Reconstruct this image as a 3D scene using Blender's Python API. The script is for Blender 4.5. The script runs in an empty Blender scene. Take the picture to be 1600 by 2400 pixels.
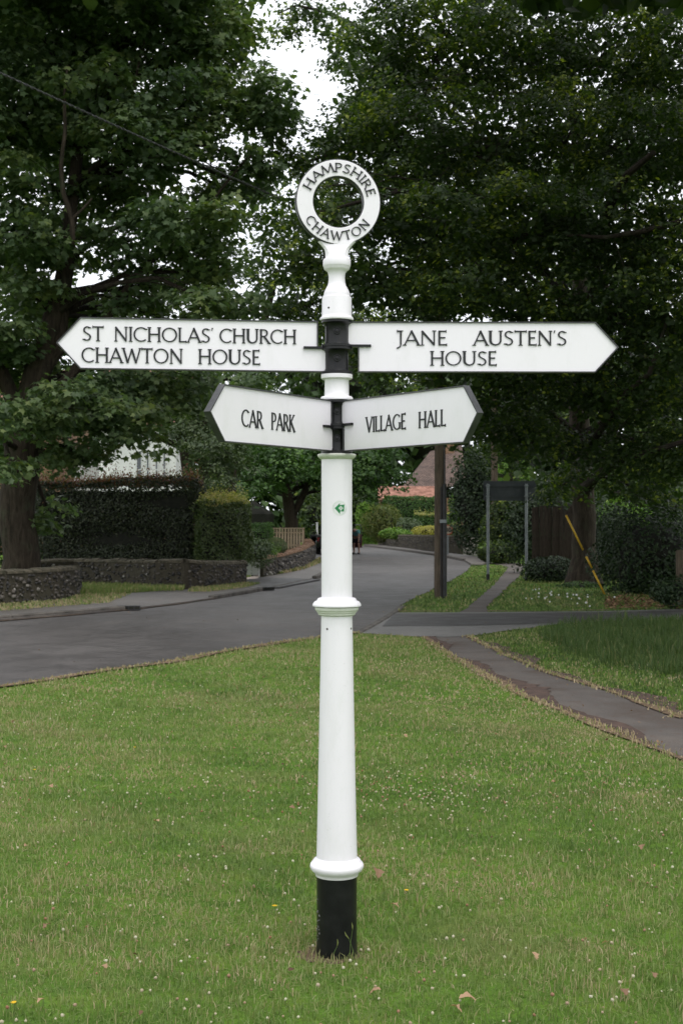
import bpy, bmesh, math, random
import numpy as np
from mathutils import Vector, Matrix

S = bpy.context.scene
COL = S.collection
PI = math.pi
rad = math.radians

# ------------------------------------------------------------------ camera, sky, sun, exposure
EYE = 1.6                       # camera height above the lawn
cam_d = bpy.data.cameras.new('camera'); cam = bpy.data.objects.new('camera', cam_d); COL.objects.link(cam)
cam.location = (0, 0, EYE); cam.rotation_euler = (rad(90), 0, 0)
cam_d.sensor_fit = 'VERTICAL'; cam_d.sensor_height = 36; cam_d.lens = 47.6
cam_d.shift_y = 20 / 2400
cam_d.clip_start = 0.1; cam_d.clip_end = 2000
cam_d.dof.use_dof = True; cam_d.dof.focus_distance = 5.0; cam_d.dof.aperture_fstop = 11
S.camera = cam

SUN_EL, SUN_ROT = rad(62), rad(152)
W = bpy.data.worlds.new('World'); S.world = W; W.use_nodes = True
wn = W.node_tree; wn.nodes.clear()
wo = wn.nodes.new('ShaderNodeOutputWorld'); bg = wn.nodes.new('ShaderNodeBackground')
sky = wn.nodes.new('ShaderNodeTexSky'); sky.sky_type = 'NISHITA'; sky.sun_disc = False
sky.sun_elevation = SUN_EL; sky.sun_rotation = SUN_ROT; sky.dust_density = 4; sky.air_density = 1.0
tcw = wn.nodes.new('ShaderNodeTexCoord'); nzw = wn.nodes.new('ShaderNodeTexNoise')
nzw.inputs['Scale'].default_value = 2.2; nzw.inputs['Detail'].default_value = 6
wn.links.new(tcw.outputs['Generated'], nzw.inputs['Vector'])
crw = wn.nodes.new('ShaderNodeValToRGB')
crw.color_ramp.elements[0].position = 0.3; crw.color_ramp.elements[0].color = (0.80, 0.84, 0.90, 1)
crw.color_ramp.elements[1].position = 0.7; crw.color_ramp.elements[1].color = (1.0, 1.0, 1.0, 1)
wn.links.new(nzw.outputs['Fac'], crw.inputs['Fac'])
vmw = wn.nodes.new('ShaderNodeVectorMath'); vmw.operation = 'SCALE'; vmw.inputs['Scale'].default_value = 13.5
wn.links.new(crw.outputs['Color'], vmw.inputs[0])
mxw = wn.nodes.new('ShaderNodeMix'); mxw.data_type = 'RGBA'; mxw.inputs['Factor'].default_value = 0.88
wn.links.new(sky.outputs['Color'], mxw.inputs['A']); wn.links.new(vmw.outputs['Vector'], mxw.inputs['B'])
wn.links.new(mxw.outputs['Result'], bg.inputs['Color'])
bg.inputs['Strength'].default_value = 0.12
wn.links.new(bg.outputs['Background'], wo.inputs['Surface'])

sun_d = bpy.data.lights.new('sun', 'SUN'); sun = bpy.data.objects.new('sun', sun_d); COL.objects.link(sun)
sun_d.energy = 1.1; sun_d.angle = rad(28); sun_d.color = (1.0, 0.97, 0.92)
_sd = Vector((math.sin(SUN_ROT) * math.cos(SUN_EL), math.cos(SUN_ROT) * math.cos(SUN_EL), math.sin(SUN_EL)))
sun.rotation_euler = _sd.to_track_quat('Z', 'Y').to_euler(); sun.location = (0, 0, 30)

S.view_settings.view_transform = 'Standard'; S.view_settings.look = 'None'
S.view_settings.exposure = 0.12; S.view_settings.gamma = 1; S.view_settings.use_curve_mapping = False
S.render.engine = 'CYCLES'
cy = S.cycles
cy.max_bounces = 6; cy.diffuse_bounces = 4; cy.glossy_bounces = 2; cy.transmission_bounces = 4
cy.caustics_reflective = False; cy.caustics_refractive = False
cy.use_denoising = True
try: cy.denoiser = 'OPENIMAGEDENOISE'; cy.denoising_input_passes = 'RGB_ALBEDO_NORMAL'
except Exception: pass

# ------------------------------------------------------------------ helpers
FPX, HOR = 3111.0, 1195.6  # focal length and horizon row, in image pixels

def spot(u, v):
    """image pixel coordinates of a ground point -> metres on the ground (x right, y away)"""
    y = EYE * FPX / (v - HOR)
    return ((u - 784) / FPX * y, y)

def pt(u, v, y):
    """the same for a point y metres away"""
    return ((u - 784) / FPX * y, y, EYE + (HOR - v) / FPX * y)

def tag(o, label=None, cat=None, group=None, kind=None):
    if label: o['label'] = label
    if cat: o['category'] = cat
    if group: o['group'] = group
    if kind: o['kind'] = kind
    return o

def thing(name, label, cat, loc=(0, 0, 0), rz=0, group=None):
    o = bpy.data.objects.new(name, None); COL.objects.link(o)
    o.location = loc; o.rotation_euler = (0, 0, rz); o.empty_display_size = 0.2
    return tag(o, label, cat, group)

def link(name, me, mat=None, parent=None, loc=None, rot=None):
    if mat is not None and not me.materials: me.materials.append(mat)
    o = bpy.data.objects.new(name, me); COL.objects.link(o)
    if parent is not None: o.parent = parent
    if loc is not None: o.location = loc
    if rot is not None: o.rotation_euler = rot
    return o

def shift_into(parent, o):
    """meshes written in world metres, put under a thing whose base is elsewhere"""
    o.matrix_parent_inverse = (Matrix.Translation(parent.location) @ parent.rotation_euler.to_matrix().to_4x4()).inverted()
    return o

class MB:
    def __init__(s): s.v = []; s.f = []; s.sm = []
    def add(s, vs, fs, smooth=False):
        n = len(s.v); s.v += [tuple(p) for p in vs]; s.f += [tuple(i + n for i in f) for f in fs]; s.sm += [smooth] * len(fs)
        return s
    def box(s, x0, x1, y0, y1, z0, z1):
        vs = [(x, y, z) for z in (z0, z1) for y in (y0, y1) for x in (x0, x1)]
        return s.add(vs, [(0, 2, 3, 1), (4, 5, 7, 6), (0, 1, 5, 4), (2, 6, 7, 3), (0, 4, 6, 2), (1, 3, 7, 5)])
    def tube(s, pts, rr, n=8, caps=True):
        pts = [Vector([float(q) for q in p]) for p in pts]
        rr = [float(q) for q in rr] if hasattr(rr, '__len__') else [rr] * len(pts)
        vs = []; fs = []; ref = Vector((0.13, 0.97, 0.2))
        for i, p in enumerate(pts):
            t = (pts[min(i + 1, len(pts) - 1)] - pts[max(i - 1, 0)])
            if t.length < 1e-9: t = Vector((0, 0, 1))
            t.normalize(); a = t.cross(ref)
            if a.length < 0.05: a = t.cross(Vector((1, 0, 0)))
            a.normalize(); b = t.cross(a)
            for k in range(n):
                an = 2 * PI * k / n
                vs.append(p + rr[i] * (math.cos(an) * a + math.sin(an) * b))
        for i in range(len(pts) - 1):
            for k in range(n):
                k2 = (k + 1) % n
                fs.append((i * n + k, i * n + k2, (i + 1) * n + k2, (i + 1) * n + k))
        s.add(vs, fs, True)
        if caps:
            s.add(vs[:n], [tuple(range(n))]); s.add(vs[-n:], [tuple(reversed(range(n)))])
        return s
    def lathe(s, prof, n=48, c=(0, 0), caps=True):
        vs = []; fs = []
        for r, z in prof:
            for k in range(n):
                a = 2 * PI * k / n; vs.append((c[0] + r * math.cos(a), c[1] + r * math.sin(a), z))
        for i in range(len(prof) - 1):
            for k in range(n):
                k2 = (k + 1) % n; fs.append((i * n + k, i * n + k2, (i + 1) * n + k2, (i + 1) * n + k))
        s.add(vs, fs, True)
        if caps:
            s.add(vs[:n], [tuple(reversed(range(n)))]); s.add(vs[-n:], [tuple(range(n))])
        return s
    def prism(s, poly, d0, d1, axes='xz'):
        """poly in two axes, extruded along the third from d0 to d1"""
        def P(a, b, d):
            return (a, d, b) if axes == 'xz' else ((a, b, d) if axes == 'xy' else (d, a, b))
        n = len(poly)
        vs = [P(a, b, d0) for a, b in poly] + [P(a, b, d1) for a, b in poly]
        fs = [tuple(range(n)), tuple(reversed(range(n, 2 * n)))]
        fs += [(i, i + n, (i + 1) % n + n, (i + 1) % n) for i in range(n)]
        return s.add(vs, fs)
    def mesh(s, name, angle=None):
        me = bpy.data.meshes.new(name); me.from_pydata(s.v, [], s.f); me.update()
        me.polygons.foreach_set('use_smooth', s.sm)
        bm = bmesh.new(); bm.from_mesh(me); bmesh.ops.remove_doubles(bm, verts=bm.verts, dist=1e-5)
        bmesh.ops.recalc_face_normals(bm, faces=bm.faces)
        if angle:
            for e in bm.edges:
                if len(e.link_faces) == 2 and e.calc_face_angle(0) > angle: e.smooth = False
        bm.to_mesh(me); bm.free()
        return me
    def build(s, name, mat, parent=None, angle=rad(40)):
        return link(name, s.mesh(name, angle), mat, parent)

def np_mesh(name, verts, faces, rnd=None, smooth=False):
    """verts (N,3); faces (M,k) equal size; rnd per face -> attribute"""
    me = bpy.data.meshes.new(name)
    M, k = faces.shape
    me.vertices.add(len(verts)); me.vertices.foreach_set('co', np.ascontiguousarray(verts, dtype=np.float32).ravel())
    me.loops.add(M * k); me.loops.foreach_set('vertex_index', np.ascontiguousarray(faces, dtype=np.int32).ravel())
    me.polygons.add(M); me.polygons.foreach_set('loop_start', np.arange(0, M * k, k, dtype=np.int32))
    try: me.polygons.foreach_set('loop_total', np.full(M, k, dtype=np.int32))
    except Exception: pass
    if smooth: me.polygons.foreach_set('use_smooth', np.ones(M, dtype=bool))
    if rnd is not None:
        a = me.attributes.new('rnd', 'FLOAT', 'FACE'); a.data.foreach_set('value', np.ascontiguousarray(rnd, dtype=np.float32))
    me.update(calc_edges=True)
    return me

def pip(px, py, poly):
    """points in polygon"""
    ins = np.zeros(len(px), bool); n = len(poly)
    for i in range(n):
        x0, y0 = poly[i]; x1, y1 = poly[(i + 1) % n]
        c = ((y0 > py) != (y1 > py)) & (px < (x1 - x0) * (py - y0) / (y1 - y0 + 1e-12) + x0)
        ins ^= c
    return ins

def sheet(name, poly, z, mat, kind='structure', parent=None, thick=0, jit=0, seed=1, step=0.35):
    """a flat ground sheet; edges resampled and made uneven by jit metres"""
    r = random.Random(seed); out = []
    for i in range(len(poly)):
        a = Vector(poly[i]); b = Vector(poly[(i + 1) % len(poly)]); L = (b - a).length
        n = max(1, int(L / step)) if jit and L < 60 else 1
        nn = Vector((-(b - a).y, (b - a).x)) / max(L, 1e-6)
        for k in range(n):
            out.append(a + (b - a) * (k / n) + nn * (r.uniform(-jit, jit) if jit else 0))
    bm = bmesh.new(); vs = [bm.verts.new((p.x, p.y, z)) for p in out]
    f = bm.faces.new(vs)
    if f.normal.z < 0 or f.calc_area() and (f.normal_update() or f.normal.z < 0): f.normal_flip()
    if thick:
        ex = bmesh.ops.extrude_face_region(bm, geom=[f])
        for v in [g for g in ex['geom'] if isinstance(g, bmesh.types.BMVert)]: v.co.z += thick
    bmesh.ops.triangulate(bm, faces=bm.faces[:])
    bmesh.ops.recalc_face_normals(bm, faces=bm.faces[:])
    me = bpy.data.meshes.new(name); bm.to_mesh(me); bm.free()
    if not thick and len(me.polygons) and me.polygons[0].normal.z < 0: me.flip_normals()
    o = link(name, me, mat, parent)
    if kind: o['kind'] = kind
    return o

# ------------------------------------------------------------------ materials
class NT:
    def __init__(s, name):
        s.m = bpy.data.materials.new(name); s.m.use_nodes = True; s.t = s.m.node_tree; s.t.nodes.clear()
        s.out = s.n('OutputMaterial'); s.tc = s.n('TexCoord')
    def n(s, ty): return s.t.nodes.new('ShaderNode' + ty)
    def l(s, a, b): s.t.links.new(a, b)
    def coord(s, scale=(1, 1, 1), rot=(0, 0, 0), src='Object'):
        mp = s.n('Mapping'); s.l(s.tc.outputs[src], mp.inputs['Vector']); mp.inputs['Scale'].default_value = scale; mp.inputs['Rotation'].default_value = rot
        return mp.outputs['Vector']
    def noise(s, scale, detail=4, rough=0.55, vec=None, dist=0):
        n = s.n('TexNoise'); n.inputs['Scale'].default_value = scale; n.inputs['Detail'].default_value = detail
        n.inputs['Roughness'].default_value = rough; n.inputs['Distortion'].default_value = dist
        s.l(vec if vec is not None else s.coord(), n.inputs['Vector']); return n.outputs['Fac']
    def ramp(s, fac, stops):
        r = s.n('ValToRGB'); e = r.color_ramp.elements
        while len(e) < len(stops): e.new(0.5)
        for i, (p, c) in enumerate(stops):
            e[i].position = p; e[i].color = (*c, 1) if len(c) == 3 else c
        s.l(fac, r.inputs['Fac']); return r.outputs['Color']
    def mix(s, fac, a, b, mode='MIX'):
        m = s.n('Mix'); m.data_type = 'RGBA'; m.blend_type = mode
        for x, k in ((fac, 'Factor'), (a, 'A'), (b, 'B')):
            if isinstance(x, (int, float)): m.inputs[k].default_value = x
            elif isinstance(x, tuple): m.inputs[k].default_value = (*x, 1)
            else: s.l(x, m.inputs[k])
        return m.outputs['Result']
    def math(s, op, a, b=0.0):
        m = s.n('Math'); m.operation = op
        for i, x in enumerate((a, b)):
            if isinstance(x, (int, float)): m.inputs[i].default_value = x
            else: s.l(x, m.inputs[i])
        return m.outputs[0]
    def bsdf(s, col, rough=0.8, bump=None, bstr=0.3, bdist=0.01, spec=0.5, metal=0.0):
        b = s.n('BsdfPrincipled')
        if isinstance(col, tuple): b.inputs['Base Color'].default_value = (*col, 1)
        else: s.l(col, b.inputs['Base Color'])
        if isinstance(rough, (int, float)): b.inputs['Roughness'].default_value = rough
        else: s.l(rough, b.inputs['Roughness'])
        b.inputs['Specular IOR Level'].default_value = spec; b.inputs['Metallic'].default_value = metal
        if bump is not None:
            bp = s.n('Bump'); bp.inputs['Strength'].default_value = bstr; bp.inputs['Distance'].default_value = bdist
            s.l(bump, bp.inputs['Height']); s.l(bp.outputs['Normal'], b.inputs['Normal'])
        s.l(b.outputs['BSDF'], s.out.inputs['Surface']); return b

def mottled(name, c0, c1, scale=6, rough=0.7, bstr=0.2, bdist=0.005, spec=0.4, lo=0.35, hi=0.65, bscale=None):
    m = NT(name); f = m.noise(scale, 6)
    m.bsdf(m.ramp(f, [(lo, c0), (hi, c1)]), rough, m.noise(bscale or scale * 6, 5), bstr, bdist, spec); return m.m

def leaf_mat(name, stops, trans=0.28, rough=0.5, spec=0.35, warm=0.5):
    """stops: colours picked per leaf by its random value"""
    m = NT(name); a = m.n('Attribute'); a.attribute_name = 'rnd'
    col = m.ramp(a.outputs['Fac'], stops)
    big = m.noise(0.45, 3)
    col = m.mix(m.math('MULTIPLY', big, warm), col, m.mix(1.0, col, (1.25, 1.08, 0.55), 'MULTIPLY'))
    b = m.bsdf(col, rough, None, spec=spec)
    tr = m.n('BsdfTranslucent'); m.l(m.mix(1.0, col, (1.35, 1.6, 0.6), 'MULTIPLY'), tr.inputs['Color'])
    mx = m.n('MixShader'); mx.inputs[0].default_value = trans
    m.l(b.outputs['BSDF'], mx.inputs[1]); m.l(tr.outputs['BSDF'], mx.inputs[2]); m.l(mx.outputs[0], m.out.inputs['Surface'])
    return m.m

def white_paint(name='white_gloss_paint'):
    m = NT(name)
    dirt = m.noise(9, 8, 0.7, m.coord((1, 1, 0.35)))
    streak = m.noise(30, 4, 0.6, m.coord((1, 1, 0.06)))
    speck = m.ramp(m.noise(160, 2, 0.5), [(0.735, (0, 0, 0)), (0.76, (1, 1, 1))])
    col = m.ramp(dirt, [(0.3, (0.78, 0.76, 0.79)), (0.5, (0.84, 0.81, 0.86))])
    col = m.mix(m.math('MULTIPLY', m.ramp(streak, [(0.6, (0, 0, 0)), (0.9, (1, 1, 1))]), 0.2), col, (0.66, 0.69, 0.63))
    col = m.mix(m.math('MULTIPLY', speck, 0.5), col, (0.3, 0.28, 0.24))
    m.bsdf(col, 0.38, m.noise(60, 4), 0.12, 0.002, 0.5)
    return m.m

def black_paint(name='black_gloss_paint', chips=True):
    m = NT(name)
    col = m.ramp(m.noise(14, 6), [(0.35, (0.006, 0.006, 0.007)), (0.7, (0.014, 0.0145, 0.015))])
    if chips:
        ch = m.ramp(m.noise(70, 6, 0.7), [(0.70, (0, 0, 0)), (0.73, (1, 1, 1))])
        col = m.mix(m.math('MULTIPLY', ch, 0.6), col, (0.25, 0.25, 0.24))
    m.bsdf(col, 0.30, m.noise(45, 5), 0.3, 0.003, 0.28); return m.m

M = {}
M['algae_white'] = mottled('white_paint_with_algae', (0.58, 0.60, 0.53), (0.72, 0.72, 0.68), 18, 0.45)
M['white'] = white_paint(); M['black'] = black_paint()
M['letter'] = mottled('letter_paint', (0.014, 0.015, 0.018), (0.030, 0.031, 0.034), 40, 0.5, spec=0.3)
M['edge_grey'] = mottled('sky_sheen_black_edge', (0.028, 0.029, 0.031), (0.062, 0.062, 0.066), 20, 0.42)  # black edge paint greyed to carry the sheen of the sky

def asphalt(name, c0, c1, warm=0.0, scale=1.0):
    m = NT(name)
    big = m.noise(0.35 * scale, 5, 0.6, m.coord((1, 0.45, 1), (0, 0, rad(-30))))
    mid = m.noise(1.6, 6, 0.65, m.coord((1, 1, 1)), 0.8)
    fine = m.noise(140, 4, 0.8)
    col = m.ramp(big, [(0.35, c0), (0.65, c1)])
    col = m.mix(0.55, col, m.mix(1.0, col, m.ramp(mid, [(0.3, (0.5, 0.5, 0.51)), (0.7, (1.45, 1.42, 1.38))]), 'MULTIPLY'))
    col = m.mix(0.8, col, m.mix(1.0, col, m.ramp(fine, [(0.3, (0.4, 0.4, 0.4)), (0.7, (1.7, 1.68, 1.65))]), 'MULTIPLY'))
    vo = m.n('TexVoronoi'); vo.feature = 'DISTANCE_TO_EDGE'; vo.inputs['Scale'].default_value = 0.33
    wp = m.n('VectorMath'); wp.operation = 'ADD'
    wn2 = m.n('TexNoise'); wn2.inputs['Scale'].default_value = 1.1; wn2.inputs['Detail'].default_value = 8; m.l(m.coord(), wn2.inputs['Vector'])
    m.l(wn2.outputs['Color'], wp.inputs[0]); m.l(m.coord(), wp.inputs[1]); m.l(wp.outputs[0], vo.inputs['Vector'])
    crack = m.ramp(vo.outputs['Distance'], [(0.0, (1, 1, 1)), (0.006, (0, 0, 0))])
    col = m.mix(m.math('MULTIPLY', crack, 0.45), col, (0.02, 0.02, 0.02))
    m.bsdf(col, m.ramp(mid, [(0.3, (0.42,) * 3), (0.7, (0.66,) * 3)]), fine, 0.45, 0.006, 0.5)
    return m.m

M['road'] = asphalt('road_asphalt', (0.046, 0.041, 0.040), (0.100, 0.092, 0.091))
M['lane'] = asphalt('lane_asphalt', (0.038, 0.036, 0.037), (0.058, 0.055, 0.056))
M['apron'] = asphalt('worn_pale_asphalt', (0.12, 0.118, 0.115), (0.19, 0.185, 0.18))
M['pavement'] = asphalt('pavement_asphalt', (0.09, 0.082, 0.078), (0.15, 0.135, 0.125))

def path_mat():
    m = NT('reddish_path_asphalt')
    big = m.noise(1.3, 6, 0.65, None, 0.5); fine = m.noise(120, 4, 0.8)
    col = m.ramp(big, [(0.3, (0.076, 0.055, 0.043)), (0.5, (0.102, 0.090, 0.082)), (0.72, (0.140, 0.118, 0.102))])
    col = m.mix(0.6, col, m.mix(1.0, col, m.ramp(fine, [(0.3, (0.45,) * 3), (0.7, (1.6,) * 3)]), 'MULTIPLY'))
    mid = m.noise(9, 5, 0.7)
    col = m.mix(m.math('MULTIPLY', m.ramp(mid, [(0.56, (0, 0, 0)), (0.66, (1, 1, 1))]), 0.5), col, (0.10, 0.05, 0.035))
    m.bsdf(col, 0.75, fine, 0.5, 0.006, 0.4); return m.m
M['path'] = path_mat()

def ground_mat(name, dark=1.0):
    m = NT(name)
    a = m.noise(0.55, 6, 0.6); b = m.noise(5, 6, 0.7); c = m.noise(60, 4, 0.8)
    g = m.ramp(b, [(0.3, (0.028 * dark, 0.060 * dark, 0.012)), (0.55, (0.055 * dark, 0.105 * dark, 0.022)), (0.8, (0.10 * dark, 0.13 * dark, 0.035))])
    dry = m.ramp(c, [(0.3, (0.12, 0.095, 0.045)), (0.7, (0.27, 0.21, 0.12))])
    col = m.mix(m.ramp(a, [(0.52, (0, 0, 0)), (0.68, (0.55,) * 3)]), g, dry)
    col = m.mix(0.5, col, m.mix(1.0, col, m.ramp(c, [(0.3, (0.4,) * 3), (0.7, (1.5,) * 3)]), 'MULTIPLY'))
    m.bsdf(col, 0.9, c, 0.8, 0.02, 0.2); return m.m
M['lawn'] = ground_mat('lawn_turf', 1.9); M['earth'] = mottled('leaf_mould', (0.05, 0.035, 0.022), (0.13, 0.09, 0.055), 5, 0.95, 0.6, 0.02)
M['dry_edge'] = mottled('dry_grass_edge', (0.085, 0.055, 0.034), (0.24, 0.165, 0.10), 11, 0.95, 0.8, 0.02)
M['kerb'] = mottled('kerb_stone', (0.060, 0.056, 0.050), (0.145, 0.13, 0.115), 7, 0.85, 0.5, 0.008)

M['blade'] = leaf_mat('grass_blade', [(0.0, (0.095, 0.158, 0.040)), (0.25, (0.158, 0.220, 0.066)), (0.45, (0.222, 0.262, 0.098)), (0.62, (0.280, 0.278, 0.135)), (0.78, (0.325, 0.270, 0.165)), (1.0, (0.44, 0.35, 0.24))], 0.22, 0.6, warm=0.15)
M['rank_and_shaded_grass'] = leaf_mat('rank_and_shaded_blade', [(0.0, (0.045, 0.085, 0.022)), (0.5, (0.080, 0.125, 0.036)), (0.8, (0.12, 0.15, 0.05)), (1.0, (0.30, 0.25, 0.15))], 0.22, 0.6, warm=0.2)  # deep green of tall grass; also darkens short blades under the canopy
M['maple'] = leaf_mat('maple_leaf', [(0, (0.060, 0.100, 0.050)), (0.5, (0.105, 0.158, 0.074)), (0.85, (0.150, 0.200, 0.085)), (1, (0.18, 0.22, 0.08))], 0.36, warm=0.12)
M['oak'] = leaf_mat('oak_leaf', [(0, (0.022, 0.042, 0.018)), (0.5, (0.040, 0.070, 0.024)), (0.75, (0.075, 0.115, 0.028)), (0.90, (0.15, 0.20, 0.035)), (1, (0.24, 0.28, 0.05))], 0.38)
M['mid_leaf'] = leaf_mat('lime_leaf', [(0, (0.025, 0.060, 0.018)), (0.5, (0.045, 0.105, 0.026)), (1, (0.10, 0.19, 0.045))], 0.25)
M['wood_leaf'] = leaf_mat('far_wood_leaf', [(0, (0.020, 0.042, 0.016)), (0.6, (0.038, 0.075, 0.024)), (1, (0.07, 0.12, 0.035))], 0.2)
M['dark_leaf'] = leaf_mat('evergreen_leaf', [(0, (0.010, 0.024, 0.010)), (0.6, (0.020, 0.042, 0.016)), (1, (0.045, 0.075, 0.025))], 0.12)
M['silver_leaf'] = leaf_mat('grey_green_leaf', [(0, (0.035, 0.060, 0.032)), (0.6, (0.07, 0.105, 0.055)), (1, (0.13, 0.17, 0.09))], 0.2)
M['copper_leaf'] = leaf_mat('copper_hedge_leaf', [(0, (0.015, 0.021, 0.012)), (0.6, (0.028, 0.042, 0.019)), (0.9, (0.050, 0.060, 0.028)), (1, (0.10, 0.045, 0.040))], 0.12)
M['copper_tip'] = leaf_mat('copper_hedge_tip', [(0, (0.10, 0.035, 0.035)), (0.5, (0.16, 0.06, 0.05)), (1, (0.10, 0.12, 0.04))], 0.3)
M['hedge_leaf'] = leaf_mat('hornbeam_leaf', [(0, (0.036, 0.060, 0.024)), (0.6, (0.070, 0.105, 0.040)), (1, (0.13, 0.16, 0.065))], 0.25)
M['hedge_tip'] = leaf_mat('hedge_new_growth', [(0, (0.17, 0.20, 0.07)), (0.5, (0.30, 0.31, 0.13)), (1, (0.42, 0.34, 0.19))], 0.3)
M['lime_bush'] = leaf_mat('bright_shrub_leaf', [(0, (0.07, 0.15, 0.03)), (0.5, (0.13, 0.25, 0.05)), (1, (0.24, 0.34, 0.08))], 0.3)
M['olive_bush'] = leaf_mat('olive_shrub_leaf', [(0, (0.07, 0.10, 0.03)), (0.5, (0.12, 0.16, 0.05)), (1, (0.20, 0.19, 0.08))], 0.3)
M['yellow_bush'] = leaf_mat('yellow_flowers', [(0, (0.30, 0.28, 0.06)), (0.5, (0.50, 0.46, 0.12)), (1, (0.62, 0.55, 0.30))], 0.3)
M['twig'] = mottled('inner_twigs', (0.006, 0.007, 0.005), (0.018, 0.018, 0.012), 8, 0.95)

def bark(name, c0, c1):
    m = NT(name)
    v = m.noise(7, 8, 0.7, m.coord((2.2, 2.2, 0.35)), 0.6); lich = m.noise(3, 5)
    col = m.ramp(v, [(0.35, c0), (0.65, c1)])
    col = m.mix(m.math('MULTIPLY', m.ramp(lich, [(0.55, (0, 0, 0)), (0.7, (1, 1, 1))]), 0.4), col, (0.07, 0.085, 0.05))
    m.bsdf(col, 0.95, v, 0.9, 0.04, 0.2); return m.m
M['bark'] = bark('bark', (0.020, 0.016, 0.012), (0.075, 0.058, 0.044))
M['bark_dark'] = bark('dark_oak_bark', (0.014, 0.011, 0.009), (0.050, 0.038, 0.030))
M['bark_light'] = bark('pale_bark', (0.07, 0.062, 0.048), (0.17, 0.15, 0.12))
M['pole_wood'] = bark('creosoted_pole', (0.060, 0.046, 0.034), (0.15, 0.118, 0.088))
M['plastic_black'] = mottled('black_plastic', (0.012, 0.012, 0.013), (0.03, 0.03, 0.032), 10, 0.45)
M['fence_wood'] = bark('pale_fence_wood', (0.27, 0.20, 0.14), (0.44, 0.34, 0.25))
M['old_wood'] = bark('old_board', (0.018, 0.014, 0.011), (0.050, 0.038, 0.030))
M['post_grey'] = mottled('galvanised_grey', (0.17, 0.19, 0.20), (0.25, 0.27, 0.28), 9, 0.5)
M['sign_back'] = mottled('sign_back_grey', (0.035, 0.042, 0.048), (0.055, 0.062, 0.068), 5, 0.5)
M['render_white'] = mottled('white_render', (0.66, 0.66, 0.66), (0.80, 0.80, 0.80), 1.5, 0.85)
M['gate_white'] = mottled('white_gate_paint', (0.55, 0.56, 0.56), (0.70, 0.70, 0.70), 5, 0.5)
M['glass'] = mottled('window_glass', (0.06, 0.07, 0.08), (0.12, 0.13, 0.15), 2, 0.12, 0, 0, 0.8)
M['yellow'] = mottled('yellow_guard', (0.50, 0.29, 0.02), (0.68, 0.42, 0.04), 9, 0.5)
M['cable'] = mottled('twisted_cable', (0.02, 0.021, 0.023), (0.10, 0.10, 0.105), 40, 0.5)

def flint_wall_mat(name='flint_mortar'):
    m = NT(name)
    f = m.noise(22, 6, 0.7); g = m.noise(2, 4)
    col = m.ramp(f, [(0.3, (0.040, 0.033, 0.026)), (0.7, (0.105, 0.088, 0.070))])
    col = m.mix(m.math('MULTIPLY', g, 0.5), col, (0.06, 0.065, 0.04))
    m.bsdf(col, 0.95, f, 0.7, 0.02, 0.2); return m.m
M['mortar'] = flint_wall_mat()
def flint_mat():
    m = NT('flint'); a = m.n('Attribute'); a.attribute_name = 'rnd'
    col = m.ramp(a.outputs['Fac'], [(0, (0.02, 0.02, 0.021)), (0.4, (0.055, 0.048, 0.042)), (0.75, (0.12, 0.103, 0.088)), (1, (0.40, 0.38, 0.35))])
    col = m.mix(0.5, col, m.mix(1.0, col, m.ramp(m.noise(30, 4), [(0.3, (0.5,) * 3), (0.7, (1.5,) * 3)]), 'MULTIPLY'))
    m.bsdf(col, 0.6, m.noise(60, 4), 0.4, 0.01, 0.5); return m.m
M['flint'] = flint_mat()
M['coping'] = mottled('mossy_coping', (0.050, 0.048, 0.030), (0.13, 0.11, 0.08), 9, 0.95, 0.8, 0.02)
M['brick_coping'] = mottled('brick_coping', (0.12, 0.065, 0.04), (0.26, 0.16, 0.10), 12, 0.9, 0.8, 0.02)

def tiles_mat(name, c0, c1, sx, sz, rot=0):
    m = NT(name); br = m.n('TexBrick'); m.l(m.coord(src='UV'), br.inputs['Vector'])
    br.inputs['Scale'].default_value = 1.0; br.inputs['Brick Width'].default_value = sx; br.inputs['Row Height'].default_value = sz
    br.inputs['Mortar Size'].default_value = sz * 0.09; br.inputs['Color1'].default_value = (*c0, 1); br.inputs['Color2'].default_value = (*c1, 1)
    br.inputs['Mortar'].default_value = (c0[0] * 0.35, c0[1] * 0.35, c0[2] * 0.35, 1)
    col = m.mix(0.6, br.outputs['Color'], m.mix(1.0, br.outputs['Color'], m.ramp(m.noise(1.2, 6), [(0.3, (0.55,) * 3), (0.7, (1.4, 1.35, 1.25))]), 'MULTIPLY'))
    m.bsdf(col, 0.85, br.outputs['Fac'], 0.5, 0.02, 0.3); return m.m
M['brown_tiles'] = tiles_mat('brown_roof_tiles', (0.095, 0.068, 0.060), (0.155, 0.110, 0.095), 0.20, 0.13)
M['red_tiles'] = tiles_mat('red_roof_tiles', (0.20, 0.085, 0.055), (0.34, 0.16, 0.11), 0.22, 0.16)
M['pink_tiles'] = tiles_mat('pinkish_roof_tiles', (0.26, 0.12, 0.10), (0.36, 0.19, 0.15), 0.30, 0.25)
M['white_brick'] = tiles_mat('pale_painted_brick', (0.36, 0.34, 0.31), (0.50, 0.47, 0.43), 0.40, 0.12)
M['tile_piece'] = mottled('clay_tile', (0.17, 0.075, 0.05), (0.36, 0.18, 0.13), 3, 0.85)

# ------------------------------------------------------------------ ground, road, paths (outlines in image pixels)
def world(poly): return [spot(*p) for p in poly]

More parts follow.
